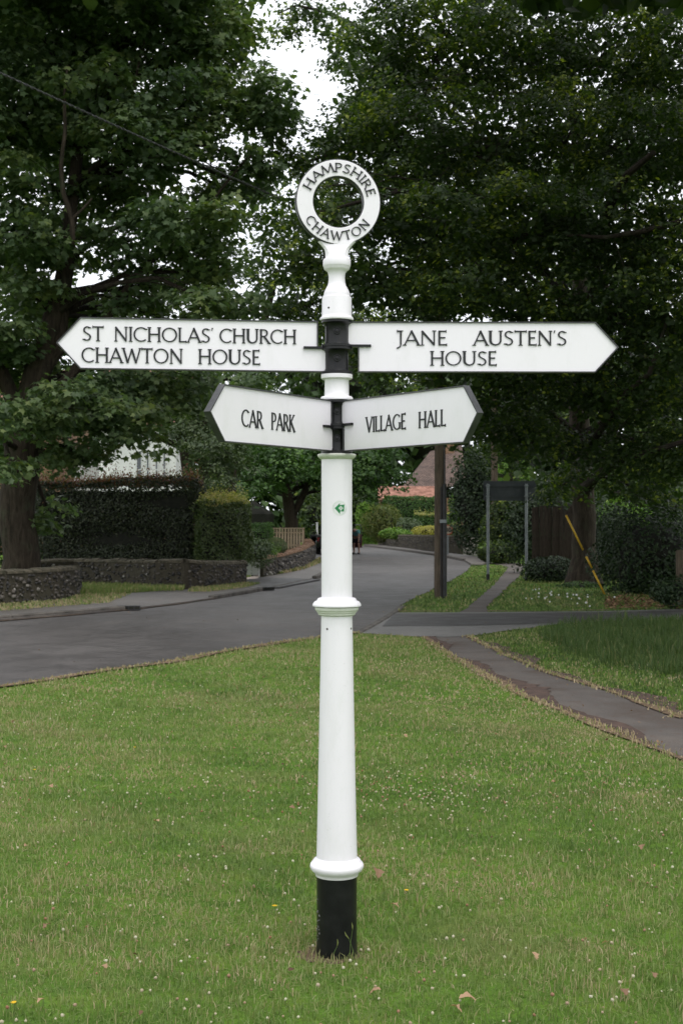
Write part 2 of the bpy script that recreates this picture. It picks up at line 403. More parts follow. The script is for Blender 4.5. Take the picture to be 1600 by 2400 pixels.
near_edge = [(-700, 1700), (-330, 1632), (0, 1580), (120, 1562), (230, 1545), (400, 1520), (520, 1497), (610, 1483), (700, 1470), (770, 1461), (820, 1455)]
right_edge = [(904, 1408), (925, 1388), (965, 1368), (1005, 1348), (1048, 1327), (1074, 1310), (1081, 1299), (1066, 1289), (1010, 1278), (940, 1268), (870, 1259), (835, 1254), (790, 1249)]
left_edge = [(700, 1250), (690, 1262), (700, 1275), (735, 1290), (752, 1306), (735, 1326), (680, 1341), (620, 1354), (485, 1378), (400, 1390), (300, 1402), (150, 1416), (0, 1428), (-330, 1450), (-700, 1472)]
road_poly = world(near_edge + right_edge + left_edge)
lane_up = [(904, 1408), (1130, 1407), (1400, 1404), (1600, 1399), (1900, 1391)]
lane_lo = [(1900, 1417), (1600, 1423), (1400, 1427), (1280, 1434), (1180, 1447), (1090, 1460), (1030, 1464), (975, 1464), (820, 1455)]
lane_poly = world([(860, 1430)] + lane_up + lane_lo)
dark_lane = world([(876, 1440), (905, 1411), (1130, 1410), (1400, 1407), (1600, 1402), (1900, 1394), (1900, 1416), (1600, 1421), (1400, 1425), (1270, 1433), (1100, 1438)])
path_hi = [(1075, 1462), (1100, 1476), (1150, 1501), (1250, 1545), (1400, 1590), (1568, 1652), (1900, 1790)]
path_lo = [(1900, 1900), (1568, 1747), (1430, 1692), (1300, 1640), (1180, 1591), (1100, 1547), (1030, 1506), (990, 1478), (975, 1463)]
path_poly = world(path_hi + path_lo)
far_path = world([(1056, 1408), (1090, 1382), (1120, 1356), (1142, 1335), (1158, 1315), (1166, 1303), (1140, 1297), (1120, 1293), (1190, 1293), (1204, 1300), (1200, 1315), (1180, 1335), (1150, 1362), (1122, 1390), (1115, 1408)])
pavement_poly = world([(735, 1326), (752, 1306), (735, 1290), (700, 1275), (690, 1262), (660, 1262), (700, 1290), (690, 1312), (640, 1322), (600, 1329), (548, 1335), (500, 1350), (440, 1356), (300, 1366), (165, 1385), (0, 1402), (-330, 1420), (-700, 1436), (-700, 1472), (-330, 1450), (0, 1428), (150, 1416), (300, 1402), (400, 1390), (485, 1378), (620, 1354), (680, 1341)])
pave_far = world([(1081, 1299), (1066, 1289), (1010, 1278), (940, 1268), (870, 1259), (835, 1254), (838, 1250), (875, 1254), (945, 1262), (1020, 1272), (1098, 1282), (1130, 1290), (1110, 1298)])

tag(sheet('ground', [(-300, -60), (300, -60), (300, 400), (-300, 400)], -0.012, M['lawn']), kind='structure')
sheet('lawn', world([(-700, 1700), (-330, 1632), (0, 1580), (230, 1545), (400, 1520), (520, 1497), (700, 1470), (820, 1455), (975, 1464), (1030, 1506), (1180, 1591), (1430, 1692), (1900, 1900)]) + [(5, 2.5), (5, -3), (-6, -3), (-14, 3)], 0.000, M['lawn'])
sheet('road', road_poly, 0.004, M['road'], jit=0.03)
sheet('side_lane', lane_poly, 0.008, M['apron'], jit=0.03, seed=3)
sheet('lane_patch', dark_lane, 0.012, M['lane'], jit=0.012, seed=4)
sheet('path', path_poly, 0.005, M['path'], jit=0.035, seed=5, step=0.12)
sheet('far_path', far_path, 0.005, M['path'], jit=0.04, seed=6)
sheet('pavement', pavement_poly, 0.010, M['pavement'], jit=0.02, seed=7, thick=0.030)
sheet('far_pavement', pave_far, 0.010, M['pavement'], jit=0.02, seed=8, thick=0.06)
gx0 = world([(560, 1331), (600, 1330), (690, 1331), (735, 1327), (735, 1316), (640, 1322)])
sheet('driveway', world([(548, 1335), (596, 1329), (735, 1334), (640, 1353), (615, 1353), (560, 1341)]), 0.006, M['lane'], jit=0.0, thick=0.0385)
sheet('concrete_drive', world([(552, 1334), (590, 1325), (597, 1327), (592, 1332), (560, 1336)]), 0.0490, mottled('pale_concrete', (0.34, 0.28, 0.24), (0.46, 0.39, 0.34), 3, 0.9), jit=0.0)

# dry dirt along the edges of road and path
def strip(pts, w0, w1, z, name, mat, seed=1):
    r = random.Random(seed); P = [Vector(p) for p in pts]; fine = []
    for a, b in zip(P, P[1:]):
        n = max(1, int((b - a).length / 0.12))
        fine += [a + (b - a) * k / n for k in range(n)]
    fine.append(P[-1]); L = []; R = []
    q0, q1 = r.uniform(0, 6), r.uniform(0, 6)
    for i, p in enumerate(fine):
        t = (fine[min(i + 1, len(fine) - 1)] - fine[max(i - 1, 0)]).normalized(); n = Vector((-t.y, t.x))
        g0 = 0.65 + 0.6 * math.sin(i * 0.31 + q0) * math.sin(i * 0.13 + q1); g1 = 0.65 + 0.6 * math.sin(i * 0.23 + q1) * math.sin(i * 0.11 + q0)
        L.append((*(p + n * w0 * g0 * r.uniform(0.75, 1.15)), z)); R.append((*(p - n * w1 * g1 * r.uniform(0.75, 1.15)), z))
    k = len(L); fs = [(i, i + 1, k + i + 1, k + i) for i in range(k - 1)]
    me = bpy.data.meshes.new(name); me.from_pydata(L + R, [], fs); me.update()
    if me.polygons[0].normal.z < 0: me.flip_normals()
    return tag(link(name, me, mat), kind='structure')
strip(world(near_edge), 0.10, 0.10, 0.0165, 'dirt_edge', M['dry_edge'], 2)
strip(world(path_lo[1:]), 0.05, 0.10, 0.0125, 'dirt_edge', M['dry_edge'], 3)
strip(world(path_hi[:-1]), 0.07, 0.05, 0.0145, 'dirt_edge', M['dry_edge'], 4)
M['rust_soil'] = mottled('rusty_soil', (0.055, 0.036, 0.029), (0.105, 0.066, 0.052), 9, 0.95, 0.7, 0.01)
strip(world(path_lo[1:]), 0.02, 0.30, 0.0112, 'soil_margin', M['rust_soil'], 13)
strip(world(path_hi[:-1]), 0.26, 0.03, 0.0128, 'soil_margin', M['rust_soil'], 14)
strip(world(left_edge[5:]), 0.05, 0.12, 0.0185, 'dirt_edge', M['dry_edge'], 5)
strip(world([(905, 1406), (1000, 1406), (1056, 1406)]), 0.10, 0.06, 0.0205, 'dirt_edge', M['dry_edge'], 6)
strip(world([(1118, 1406), (1250, 1406), (1400, 1403)]), 0.16, 0.05, 0.0207, 'dirt_edge', M['dry_edge'], 7)

# kerbs: stones laid end to end
def kerb_run(name, label, pts, h, w=0.14, length=0.9, cat='kerb'):
    P = [Vector((*p, 0)) for p in pts]
    t = bpy.data.objects.new(name, None); COL.objects.link(t); t.location = (P[0].x, P[0].y, 0); t['kind'] = 'structure'
    segs = []; cur = P[0]; i = 1; carry = length
    path = [P[0]]
    while i < len(P):
        d = (P[i] - cur).length
        if d >= carry:
            cur = cur + (P[i] - cur) * (carry / d); path.append(cur); carry = length
        else:
            carry -= d; cur = P[i]; i += 1
    for a, b in zip(path, path[1:]):
        L = (b - a).length - 0.012; me_key = 'kerb_stone_mesh%.2f' % h
        me = bpy.data.meshes.get(me_key)
        if me is None:
            bm = bmesh.new(); bmesh.ops.create_cube(bm, size=1)
            for v in bm.verts: v.co = Vector((v.co.x * (length - 0.012), v.co.y * w, v.co.z * (h + 0.03) + (h - 0.03) / 2))
            bmesh.ops.bevel(bm, geom=bm.edges[:], offset=0.018, segments=1, affect='EDGES')
            me = bpy.data.meshes.new(me_key); bm.to_mesh(me); bm.free()
        c = (a + b) / 2 - P[0]
        link('kerbstone', me, M['kerb'], t, (c.x, c.y, 0), (0, 0, math.atan2(b.y - a.y, b.x - a.x)))
    return t
kerb_run('kerb', '', world([(-330, 1448), (0, 1426), (150, 1414), (300, 1401)]), 0.085)
kerb_run('kerb', '', world([(485, 1377), (550, 1366), (618, 1354)]), 0.09)
kerb_run('kerb', '', world([(622, 1353), (680, 1340.5), (722, 1331)]), 0.05)
kerb_run('kerb', '', world([(722, 1331), (742, 1322), (752, 1306)]), 0.10)
kerb_run('kerb', '', world([(1066, 1289), (1010, 1278), (940, 1268), (870, 1259), (835, 1254)]), 0.11)
kerb_run('kerb', '', world([(822, 1455), (850, 1441), (885, 1420), (905, 1408), (925, 1390)]), 0.025, 0.12)

# ------------------------------------------------------------------ foliage
def frames(nrm, rng):
    nrm = nrm / (np.linalg.norm(nrm, axis=1, keepdims=True) + 1e-9)
    t = rng.normal(size=nrm.shape); t -= (t * nrm).sum(1, keepdims=True) * nrm
    t /= np.linalg.norm(t, axis=1, keepdims=True) + 1e-9
    return nrm, t, np.cross(nrm, t)

LEAF = {
    'maple': (np.array([(0, 0.0, 0), (0.38, -0.10, -.05), (0.30, 0.18, 0), (0.62, 0.38, -.10), (0.26, 0.50, 0), (0, 1.0, -.10), (-0.26, 0.50, 0), (-0.62, 0.38, -.10), (-0.30, 0.18, 0), (-0.38, -0.10, -.05)], float),
              np.array([(0, 1, 2), (0, 2, 4), (2, 3, 4), (0, 4, 6), (4, 5, 6), (0, 6, 8), (6, 7, 8), (0, 8, 9)])),
    'oak': (np.array([(0, 0, 0), (0.20, 0.28, .06), (0.30, 0.66, .05), (0, 1, -.12), (-0.30, 0.66, .05), (-0.20, 0.28, .06)], float),
            np.array([(0, 1, 5), (1, 2, 4), (1, 4, 5), (2, 3, 4)])),
    'plain': (np.array([(0, 0, 0), (0.27, 0.45, .07), (0, 1, -.05), (-0.27, 0.45, .07)], float), np.array([(0, 1, 2), (0, 2, 3)])),
    'strap': (np.array([(0, 0, 0), (0.10, 0.5, .03), (0, 1, -.15), (-0.10, 0.5, .03)], float), np.array([(0, 1, 2), (0, 2, 3)])),
}

def leaves(name, pos, nrm, size, shape, mat, parent, rng, rnd=None, stuff=False, big=0):
    base, tri = LEAF[shape]
    n, t, b = frames(nrm, rng); N = len(pos); k = len(base)
    s = size * rng.uniform(0.65, 1.25, (N, 1, 1))
    if big: s[-big:] *= 2.6
    V = pos[:, None, :] + s * (base[None, :, 0:1] * t[:, None, :] + (base[None, :, 1:2] - 0.4) * b[:, None, :] + base[None, :, 2:3] * n[:, None, :])
    F = (tri[None] + (np.arange(N) * k)[:, None, None]).reshape(-1, 3)
    if rnd is None: rnd = rng.uniform(0, 1, N)
    me = np_mesh(name, V.reshape(-1, 3), F, np.repeat(rnd, len(tri)))
    o = link(name, me, mat, parent)
    if stuff: o['kind'] = 'stuff'
    if parent is not None: shift_into(parent, o)
    return o

def lobes_to_pads(lobes, pad_r, cover, rng):
    """lobes: (x,y,z,rx,ry,rz,dens) -> pads (x,y,z,r) spread over and in them"""
    out = []
    for i, (x, y, z, rx, ry, rz, dn) in enumerate(lobes):
        n = max(4, int(cover * dn * (rx * rz * 3.14) / (pad_r * pad_r * 3.14) * max(1, ry / max(rx, rz) * 1.2)))
        d = rng.normal(size=(n, 3)); d /= np.linalg.norm(d, axis=1, keepdims=True)
        rr = rng.uniform(0.35, 1.0, (n, 1)) ** 0.5
        p = d * rr * np.array([rx, ry, rz]) + np.array([x, y, z])
        out.append(np.c_[p, pad_r * rng.uniform(0.6, 1.3, n), np.full(n, i)])
    return np.vstack(out)

def pads_to_leaves(pads, per_pad, leaf, rng, flat=0.28, cluster=6, spread=0.9):
    C, Nn = [], []
    for x, y, z, r, _ in pads:
        k = max(2, int(per_pad * (r ** 2) / cluster))
        a = rng.uniform(0, 2 * PI, k); q = np.sqrt(rng.uniform(0, 1, k))
        tilt = rng.normal(0, 0.18, 2)
        px = q * np.cos(a) * r; py = q * np.sin(a) * r
        pz = flat * r * (1 - 1.9 * q ** 2) + tilt[0] * px + tilt[1] * py + rng.normal(0, 0.07 * r + 0.02, k)
        c = np.c_[x + px, y + py, z + pz]
        c = np.repeat(c, cluster, 0) + rng.normal(0, leaf * spread, (k * cluster, 3)) * np.array([1, 1, 0.6])
        out = np.c_[np.cos(a) * q, np.sin(a) * q, np.full(k, 1.0)]
        n = np.repeat(out, cluster, 0) + rng.normal(0, 0.45, (k * cluster, 3))
        C.append(c); Nn.append(n)
    return np.vstack(C), np.vstack(Nn)

def limb_path(a, b, rng, sag=0.12, n=5):
    a = np.array(a); b = np.array(b); L = np.linalg.norm(b - a); out = []
    off = rng.normal(0, 0.06 * L, 3)
    for i in range(n + 1):
        t = i / n; w = math.sin(PI * t)
        out.append(a + (b - a) * t + off * w + np.array([0, 0, sag * L * w]) + (rng.normal(0, 0.012 * L, 3) if 0 < i < n else 0))
    return out

def tree(name, label, base, trunk, lobes, leaf, shape, mat, seed, shade=(), pad_r=0.55, cover=2.4, per_pad=260, bark_mat='bark', extra_limbs=(), flat=0.28, cluster=6, twigs=True, rnd_fn=None, group=None, spread=0.9, inner=0, inner_size=0.26, limb_light=False):
    """trunk: list of (x,y,z,r); lobes in world metres"""
    rng = np.random.default_rng(seed)
    T = thing(name, label, 'tree', (base[0], base[1], 0), group=group)
    mb = MB()
    tp = [Vector(p[:3]) for p in trunk]; tr = [p[3] for p in trunk]
    fine = []; fr = []
    for i in range(len(tp) - 1):
        for k in range(3):
            t = k / 3; fine.append(tp[i].lerp(tp[i + 1], t) + Vector([float(q) for q in rng.normal(0, tr[i] * 0.08, 3)]) * (1 if i or k else 0)); fr.append(tr[i] * (1 - t) + tr[i + 1] * t)
    fine.append(tp[-1]); fr.append(tr[-1])
    # root flare
    fr[0] *= 1.45; fr[1] *= 1.12
    mb.tube(fine, fr, 14); br = MB()
    pads = lobes_to_pads(lobes, pad_r, cover, rng)
    if twigs:
        starts = fine[len(fine) // 3:]
        for i, lb in enumerate(lobes):
            c = np.array(lb[:3]) + np.array([0, lb[4] * 0.5, 0]); s = min(starts, key=lambda p: (Vector([float(q) for q in c]) - p).length + max(0, p.z - c[2]) * 1.5)
            r0 = min(0.45 * tr[-1] + 0.03, 0.16)
            lp = limb_path(s, c, rng); br.tube(lp, list(np.linspace(r0, r0 * 0.4, len(lp))), 7)
            sub = pads[pads[:, 4] == i]
            step = 1 if len(sub) < 60 else 2
            for p in sub[::step]:
                st = lp[2 + int(rng.integers(0, len(lp) - 2))]
                q = limb_path(st, p[:3] - np.array([0, 0, 0.05]), rng, 0.06, 3)
                br.tube(q, [r0 * 0.22, r0 * 0.16, r0 * 0.1, 0.006], 4, False)
    for e in extra_limbs:
        (mb if limb_light else br).tube([p[:3] for p in e], [p[3] for p in e], 8)
    tk = mb.build('trunk', M[bark_mat], T); shift_into(T, tk)
    if len(br.v): shift_into(T, br.build('limbs', M['bark_dark'], T))
    C, Nn = pads_to_leaves(pads, per_pad, leaf, rng, flat, cluster, spread)
    rnd = rng.beta(2, 2.4, len(C)) if rnd_fn is None else rnd_fn(C, rng)
    ph = sum(np.sin(C @ rng.normal(size=3) * 1.7 + rng.uniform(0, 6)) for _ in range(5)) / 2.2
    backlit = rng.uniform(0, 1, len(C) // cluster + 1) < 0.035  # patches and odd clusters get a paler leaf colour, as if backlit
    rnd = np.clip(rnd + 0.22 * ph + np.repeat(backlit, cluster)[:len(C)] * 0.3, 0, 1)
    if inner:
        ic = []
        for (x, y, z, rx, ry, rz, dn) in lobes:
            m = int(inner * dn * rx * rz * 3.14); d = rng.normal(size=(m, 3)); d /= np.linalg.norm(d, axis=1, keepdims=True)
            ic.append(d * rng.uniform(0.0, 1.0, (m, 1)) ** 0.45 * np.array([rx, ry, rz]) * 0.92 + np.array([x, y + 0.45 * ry, z]))
        for (x, y, z, rx, ry, rz) in shade:  # leaf masses out of view, added to block sky and sun
            m = int(34 * rx * ry * 3.14 * max(1, rz / 2)); d = rng.normal(size=(m, 3)); d /= np.linalg.norm(d, axis=1, keepdims=True)
            ic.append(d * rng.uniform(0.2, 1.0, (m, 1)) ** 0.5 * np.array([rx, ry, rz]) + np.array([x, y, z]))
            for q in range(4):
                aa = rng.uniform(0, 6.28); br.tube(limb_path((base[0], base[1], z * 0.75), (x + rx * .6 * math.cos(aa), y + ry * .6 * math.sin(aa), z), rng), [.12, .10, .08, .06, .04, .02], 6)
        n_sh = sum(len(q) for q in ic[len(lobes):])
        ic = np.vstack(ic)
        leaves('inner_and_shade_leaves', ic, rng.normal(0, 1, ic.shape) + np.array([0, 0, .3]), inner_size, 'oak', M[mat], T, rng, rng.beta(2, 2.4, len(ic)) * 0.8, stuff=True, big=n_sh)
    leaves('crown', C, Nn, leaf, shape, M[mat], T, rng, rnd)
    return T

def L(u, v, ru, rv, y, depth, dn=1.0):
    """lobe from centre and radii in image pixels at distance y"""
    x, yy, z = pt(u, v, y); s = y / FPX
    return (x, yy, z, ru * s, depth, rv * s, dn)

def fuzz(pos, nrm, amp, scale, rng):
    """push points in and out by smooth noise so clipped shapes look grown"""
    ph = rng.uniform(0, 6.28, (4, 3)); f = rng.normal(size=(4, 3)) * scale
    d = sum(np.sin(pos @ f[i] + ph[i, 0]) for i in range(4)) / 4
    return pos + nrm * (d[:, None] * amp)

def hedge(name, label, quad, z0, z1, leaf, mat, seed, dens=900, top_mat=None, bulge=0.06, bottom_in=0.0, shape='plain', cat='hedge'):
    """clipped hedge over a convex ground quad [(x,y)*4]"""
    rng = np.random.default_rng(seed)
    cx = sum(q[0] for q in quad) / 4; cyy = sum(q[1] for q in quad) / 4
    T = thing(name, label, cat, (cx, cyy, 0))
    C, Nn = [], []; tops = []
    Q = [np.array(q, float) for q in quad]; ctr = np.array([cx, cyy])
    for i in range(4):
        a, b = Q[i], Q[(i + 1) % 4]; Ld = np.linalg.norm(b - a); n = int(dens * Ld * (z1 - z0))
        t = rng.uniform(0, 1, n); z = rng.uniform(z0, z1, n)
        p = a + (b - a) * t[:, None]; nn = np.array([b[1] - a[1], -(b[0] - a[0])]) / Ld
        if nn @ (a - ctr) < 0: nn = -nn
        p = p + nn * (-bottom_in * (1 - (z - z0) / (z1 - z0)))[:, None]
        rr = np.maximum(0, (z - (z1 - 0.3)) / 0.3) ** 2 * 0.16 + np.maximum(0, 1 - np.minimum(t, 1 - t) * Ld / 0.25) ** 2 * 0.12
        C.append(np.c_[p - nn * rr[:, None], z]); Nn.append(np.tile([nn[0], nn[1], 0.25], (n, 1)))
    n = int(dens * 0.8 * abs(sum(Q[i][0] * Q[(i + 1) % 4][1] - Q[(i + 1) % 4][0] * Q[i][1] for i in range(4))) / 2)
    u, v = rng.uniform(0, 1, (2, n)); p = (Q[0] * ((1 - u) * (1 - v))[:, None] + Q[1] * (u * (1 - v))[:, None] + Q[2] * (u * v)[:, None] + Q[3] * ((1 - u) * v)[:, None])
    topp = np.c_[p, np.full(n, z1)]
    C.append(topp); Nn.append(np.tile([0, 0, 1.0], (n, 1)))
    C = np.vstack(C); Nn = np.vstack(Nn)
    C = fuzz(C, Nn, bulge, 3.5, rng) + rng.normal(0, 0.025, C.shape)
    leaves('foliage', C, Nn + rng.normal(0, 0.55, C.shape), leaf, shape, M[mat], T, rng, rng.beta(2, 2.5, len(C)))
    if top_mat:
        n = int(len(topp) * 1.3) + 200; u, v = rng.uniform(0, 1, (2, n))
        p = (Q[0] * ((1 - u) * (1 - v))[:, None] + Q[1] * (u * (1 - v))[:, None] + Q[2] * (u * v)[:, None] + Q[3] * ((1 - u) * v)[:, None])
        C2 = np.c_[p, z1 - 0.03 + rng.exponential(0.075, n)]; C2 = fuzz(C2, np.tile([0, 0, 1.0], (n, 1)), bulge, 3.5, rng)
        leaves('new_growth', C2, rng.normal(0, 1, C2.shape), leaf * 0.9, 'strap' if shape == 'strap' else 'plain', M[top_mat], T, rng)
    core = MB(); ins = 0.30
    q2 = [ctr + (q - ctr) * (1 - ins / max(0.3, np.linalg.norm(q - ctr))) for q in Q]
    core.prism([tuple(q) for q in q2], z0, z1 - 0.25, 'xy')
    o = core.build('twigs', M['twig'], T); shift_into(T, o)
    return T

def shrub(name, label, c, r, leaf, mat, seed, n=3000, shape='plain', up=0.35, bump=0.14, group=None, cat='shrub', core=True, tidy=False, lobes=0):
    rng = np.random.default_rng(seed); c = np.array(c, float); r = np.array(r, float)
    T = thing(name, label, cat, (c[0], c[1], max(0, c[2] - r[2])), group=group)
    cs = [(c, r)]
    for i in range(lobes):
        d = rng.normal(size=3); d /= np.linalg.norm(d); d[2] = d[2] * 0.7
        cs.append((c + d * r * 0.55, r * rng.uniform(0.4, 0.6)))
    C, Nn = [], []
    for cc, rr in cs:
        m = int(n * (1 if len(cs) == 1 else (0.65 if cc is c else 1.0 / lobes)))
        d = rng.normal(size=(m, 3)); d /= np.linalg.norm(d, axis=1, keepdims=True)
        rad_ = 1.06 - (0 if tidy else 1) * rng.exponential(0.16, (m, 1)) if not tidy else np.ones((m, 1))
        p = cc + d * rr * rad_; p = fuzz(p, d * rr, bump * (1 if tidy else 2.0), 3.4 / max(rr), rng)
        C.append(p); Nn.append(d / rr * rr.min() + np.array([0, 0, up]))
    C = np.vstack(C); Nn = np.vstack(Nn)
    k = C[:, 2] > 0.02; C = C[k]; Nn = Nn[k]
    leaves('foliage', C, Nn + rng.normal(0, 0.15 if tidy else 0.5, C.shape), leaf, shape, M[mat], T, rng, rng.beta(2, 2.2, len(C)))
    if core:
        bm = bmesh.new()
        for cc, rr in cs:
            ret = bmesh.ops.create_icosphere(bm, subdivisions=2, radius=1.0)
            for v in ret['verts']: v.co = Vector((cc[0] + v.co.x * rr[0] * 0.56, cc[1] + v.co.y * rr[1] * 0.56, max(0.0, cc[2] + v.co.z * rr[2] * 0.56)))
        me = bpy.data.meshes.new('twigs'); bm.to_mesh(me); bm.free()
        shift_into(T, link('twigs', me, M['twig'], T))
    return T

# ------------------------------------------------------------------ houses and far structures
def uv_panel(mb_pts, name, mat, parent):
    """quad with metric uv so tile courses run along it"""
    a, b, c, d = [Vector(p) for p in mb_pts]
    me = bpy.data.meshes.new(name); n = (b - a).cross(d - a).normalized() * 0.08
    me.from_pydata([a, b, c, d, a - n, b - n, c - n, d - n], [], [(0, 1, 2, 3), (7, 6, 5, 4), (0, 4, 5, 1), (1, 5, 6, 2), (2, 6, 7, 3), (3, 7, 4, 0)])
    uv = me.uv_layers.new(name='UVMap'); U = (b - a).normalized(); Vv = (d - a) - (d - a).dot(U) * U; Vv.normalize()
    for l in me.loops:
        p = me.vertices[l.vertex_index].co - a; uv.data[l.index].uv = (p.dot(U), p.dot(Vv))
    me.update(); o = link(name, me, M[mat], parent); shift_into(parent, o); return o

# white house behind the copper hedge
hy = 56.0
def hx(u, y=hy): return (u - 784) / FPX * y
H1 = thing('white_house', 'white rendered house with tall sash windows and pinkish roof behind the tall dark hedge', 'house', (hx(330), hy, 0))
wall = MB(); x0, x1 = hx(228), hx(404); wall.box(x0, x1, hy, hy + 7, 0, 5.6)
shift_into(H1, wall.build('wall', M['render_white'], H1))
for (u0, u1) in ((313, 327), (336, 344), (356, 364), (374, 382)):
    for (za, zb) in ((0.9, 2.5), (2.9, 4.5)):
        a, b = hx(u0), hx(u1)
        fr = MB()
        for bx in ((a, b, za, za + 0.05), (a, b, zb - 0.05, zb), (a, a + 0.04, za + .05, zb - .05), (b - 0.04, b, za + .05, zb - .05), (a + .04, b - .04, (za + zb) / 2 - 0.02, (za + zb) / 2 + 0.02)):
            fr.box(bx[0], bx[1], hy - 0.07, hy - 0.003, bx[2], bx[3])
        wf = fr.build('window', M['gate_white'], H1); shift_into(H1, wf)
        pn = MB(); pn.box(a + 0.04, b - 0.04, hy - 0.03, hy - 0.006, za + 0.05, zb - 0.05)
        pn.build('pane', M['glass'], wf)
uv_panel([(x0 - 0.4, hy - 0.4, 5.5), (x1 + 0.4, hy - 0.4, 5.5), (x1 + 0.4, hy + 3.5, 8.3), (x0 - 0.4, hy + 3.5, 8.3)], 'roof', 'pink_tiles', H1)
uv_panel([(x1 + 0.4, hy + 7.4, 5.5), (x0 - 0.4, hy + 7.4, 5.5), (x0 - 0.4, hy + 3.5, 8.3), (x1 + 0.4, hy + 3.5, 8.3)], 'roof', 'pink_tiles', H1)
# grey-rendered wing
H1b = MB(); H1b.box(hx(160), x0 - 0.02, hy + 1.0, hy + 6, 0, 4.4)
shift_into(H1, H1b.build('side_wing', mottled('greyish_render', (0.38, 0.36, 0.36), (0.50, 0.48, 0.48), 1.2, 0.9), H1))

H2 = thing('red_roofed_house', 'house with red tiled roof glimpsed beyond the trunk of the big maple', 'house', (hx(40, 62), 62, 0))
b2 = MB(); b2.box(hx(-90, 62), hx(130, 62), 63, 70, 0, 6.6); shift_into(H2, b2.build('wall', M['brick_coping'], H2))
uv_panel([(hx(-110, 62), 62.4, 6.3), (hx(132, 62), 62.4, 6.3), (hx(125, 62), 66.5, 9.0), (hx(-100, 62), 66.5, 9.0)], 'roof', 'pink_tiles', H2)

# cottage with brown roof on the bend
H3 = thing('brown_roofed_cottage', 'cottage with steep brown tiled roof and low red tiled lean-to beyond the road bend', 'house', (hx(990, 90), 90, 0))
b3 = MB(); b3.box(hx(935, 90), hx(1065, 90), 90, 96, 0, 3.1); shift_into(H3, b3.build('wall', M['brick_coping'], H3))
uv_panel([pt(922, 1120, 90), pt(1070, 1116, 90), pt(1060, 1022, 94), pt(988, 1036, 94)], 'roof', 'brown_tiles', H3)
ch = MB(); cxx, _, czz = pt(1030, 1030, 93.5); ch.box(cxx - 0.35, cxx + 0.35, 93.2, 93.9, czz - 1.5, czz + 1.1); shift_into(H3, ch.build('chimney', M['brick_coping'], H3))
# lean-to: courses of tiles as pieces
lean = MB(); lean.box(hx(872, 87), hx(1000, 87), 87.1, 89.8, 0, 3.0); shift_into(H3, lean.build('lean_to', M['brick_coping'], H3))
rt = MB(); rng = random.Random(5)
xa, xb = hx(868, 87), hx(1003, 87)
for row in range(8):
    zz = 2.98 + row * 0.105; yy = 86.9 + row * 0.22; x = xa + (row % 2) * 0.12
    while x < xb:
        dz = rng.uniform(-0.012, 0.012); rt.add([(x, yy, zz + dz - 0.02), (x + 0.22, yy, zz + dz - 0.02), (x + 0.22, yy + 0.3, zz + 0.14), (x, yy + 0.3, zz + 0.14), (x, yy, zz + dz - 0.06), (x + 0.22, yy, zz + dz - 0.06)], [(0, 1, 2, 3), (4, 5, 1, 0)]); x += 0.235
o = rt.build('lean_to_roof', M['tile_piece'], H3); shift_into(H3, o)

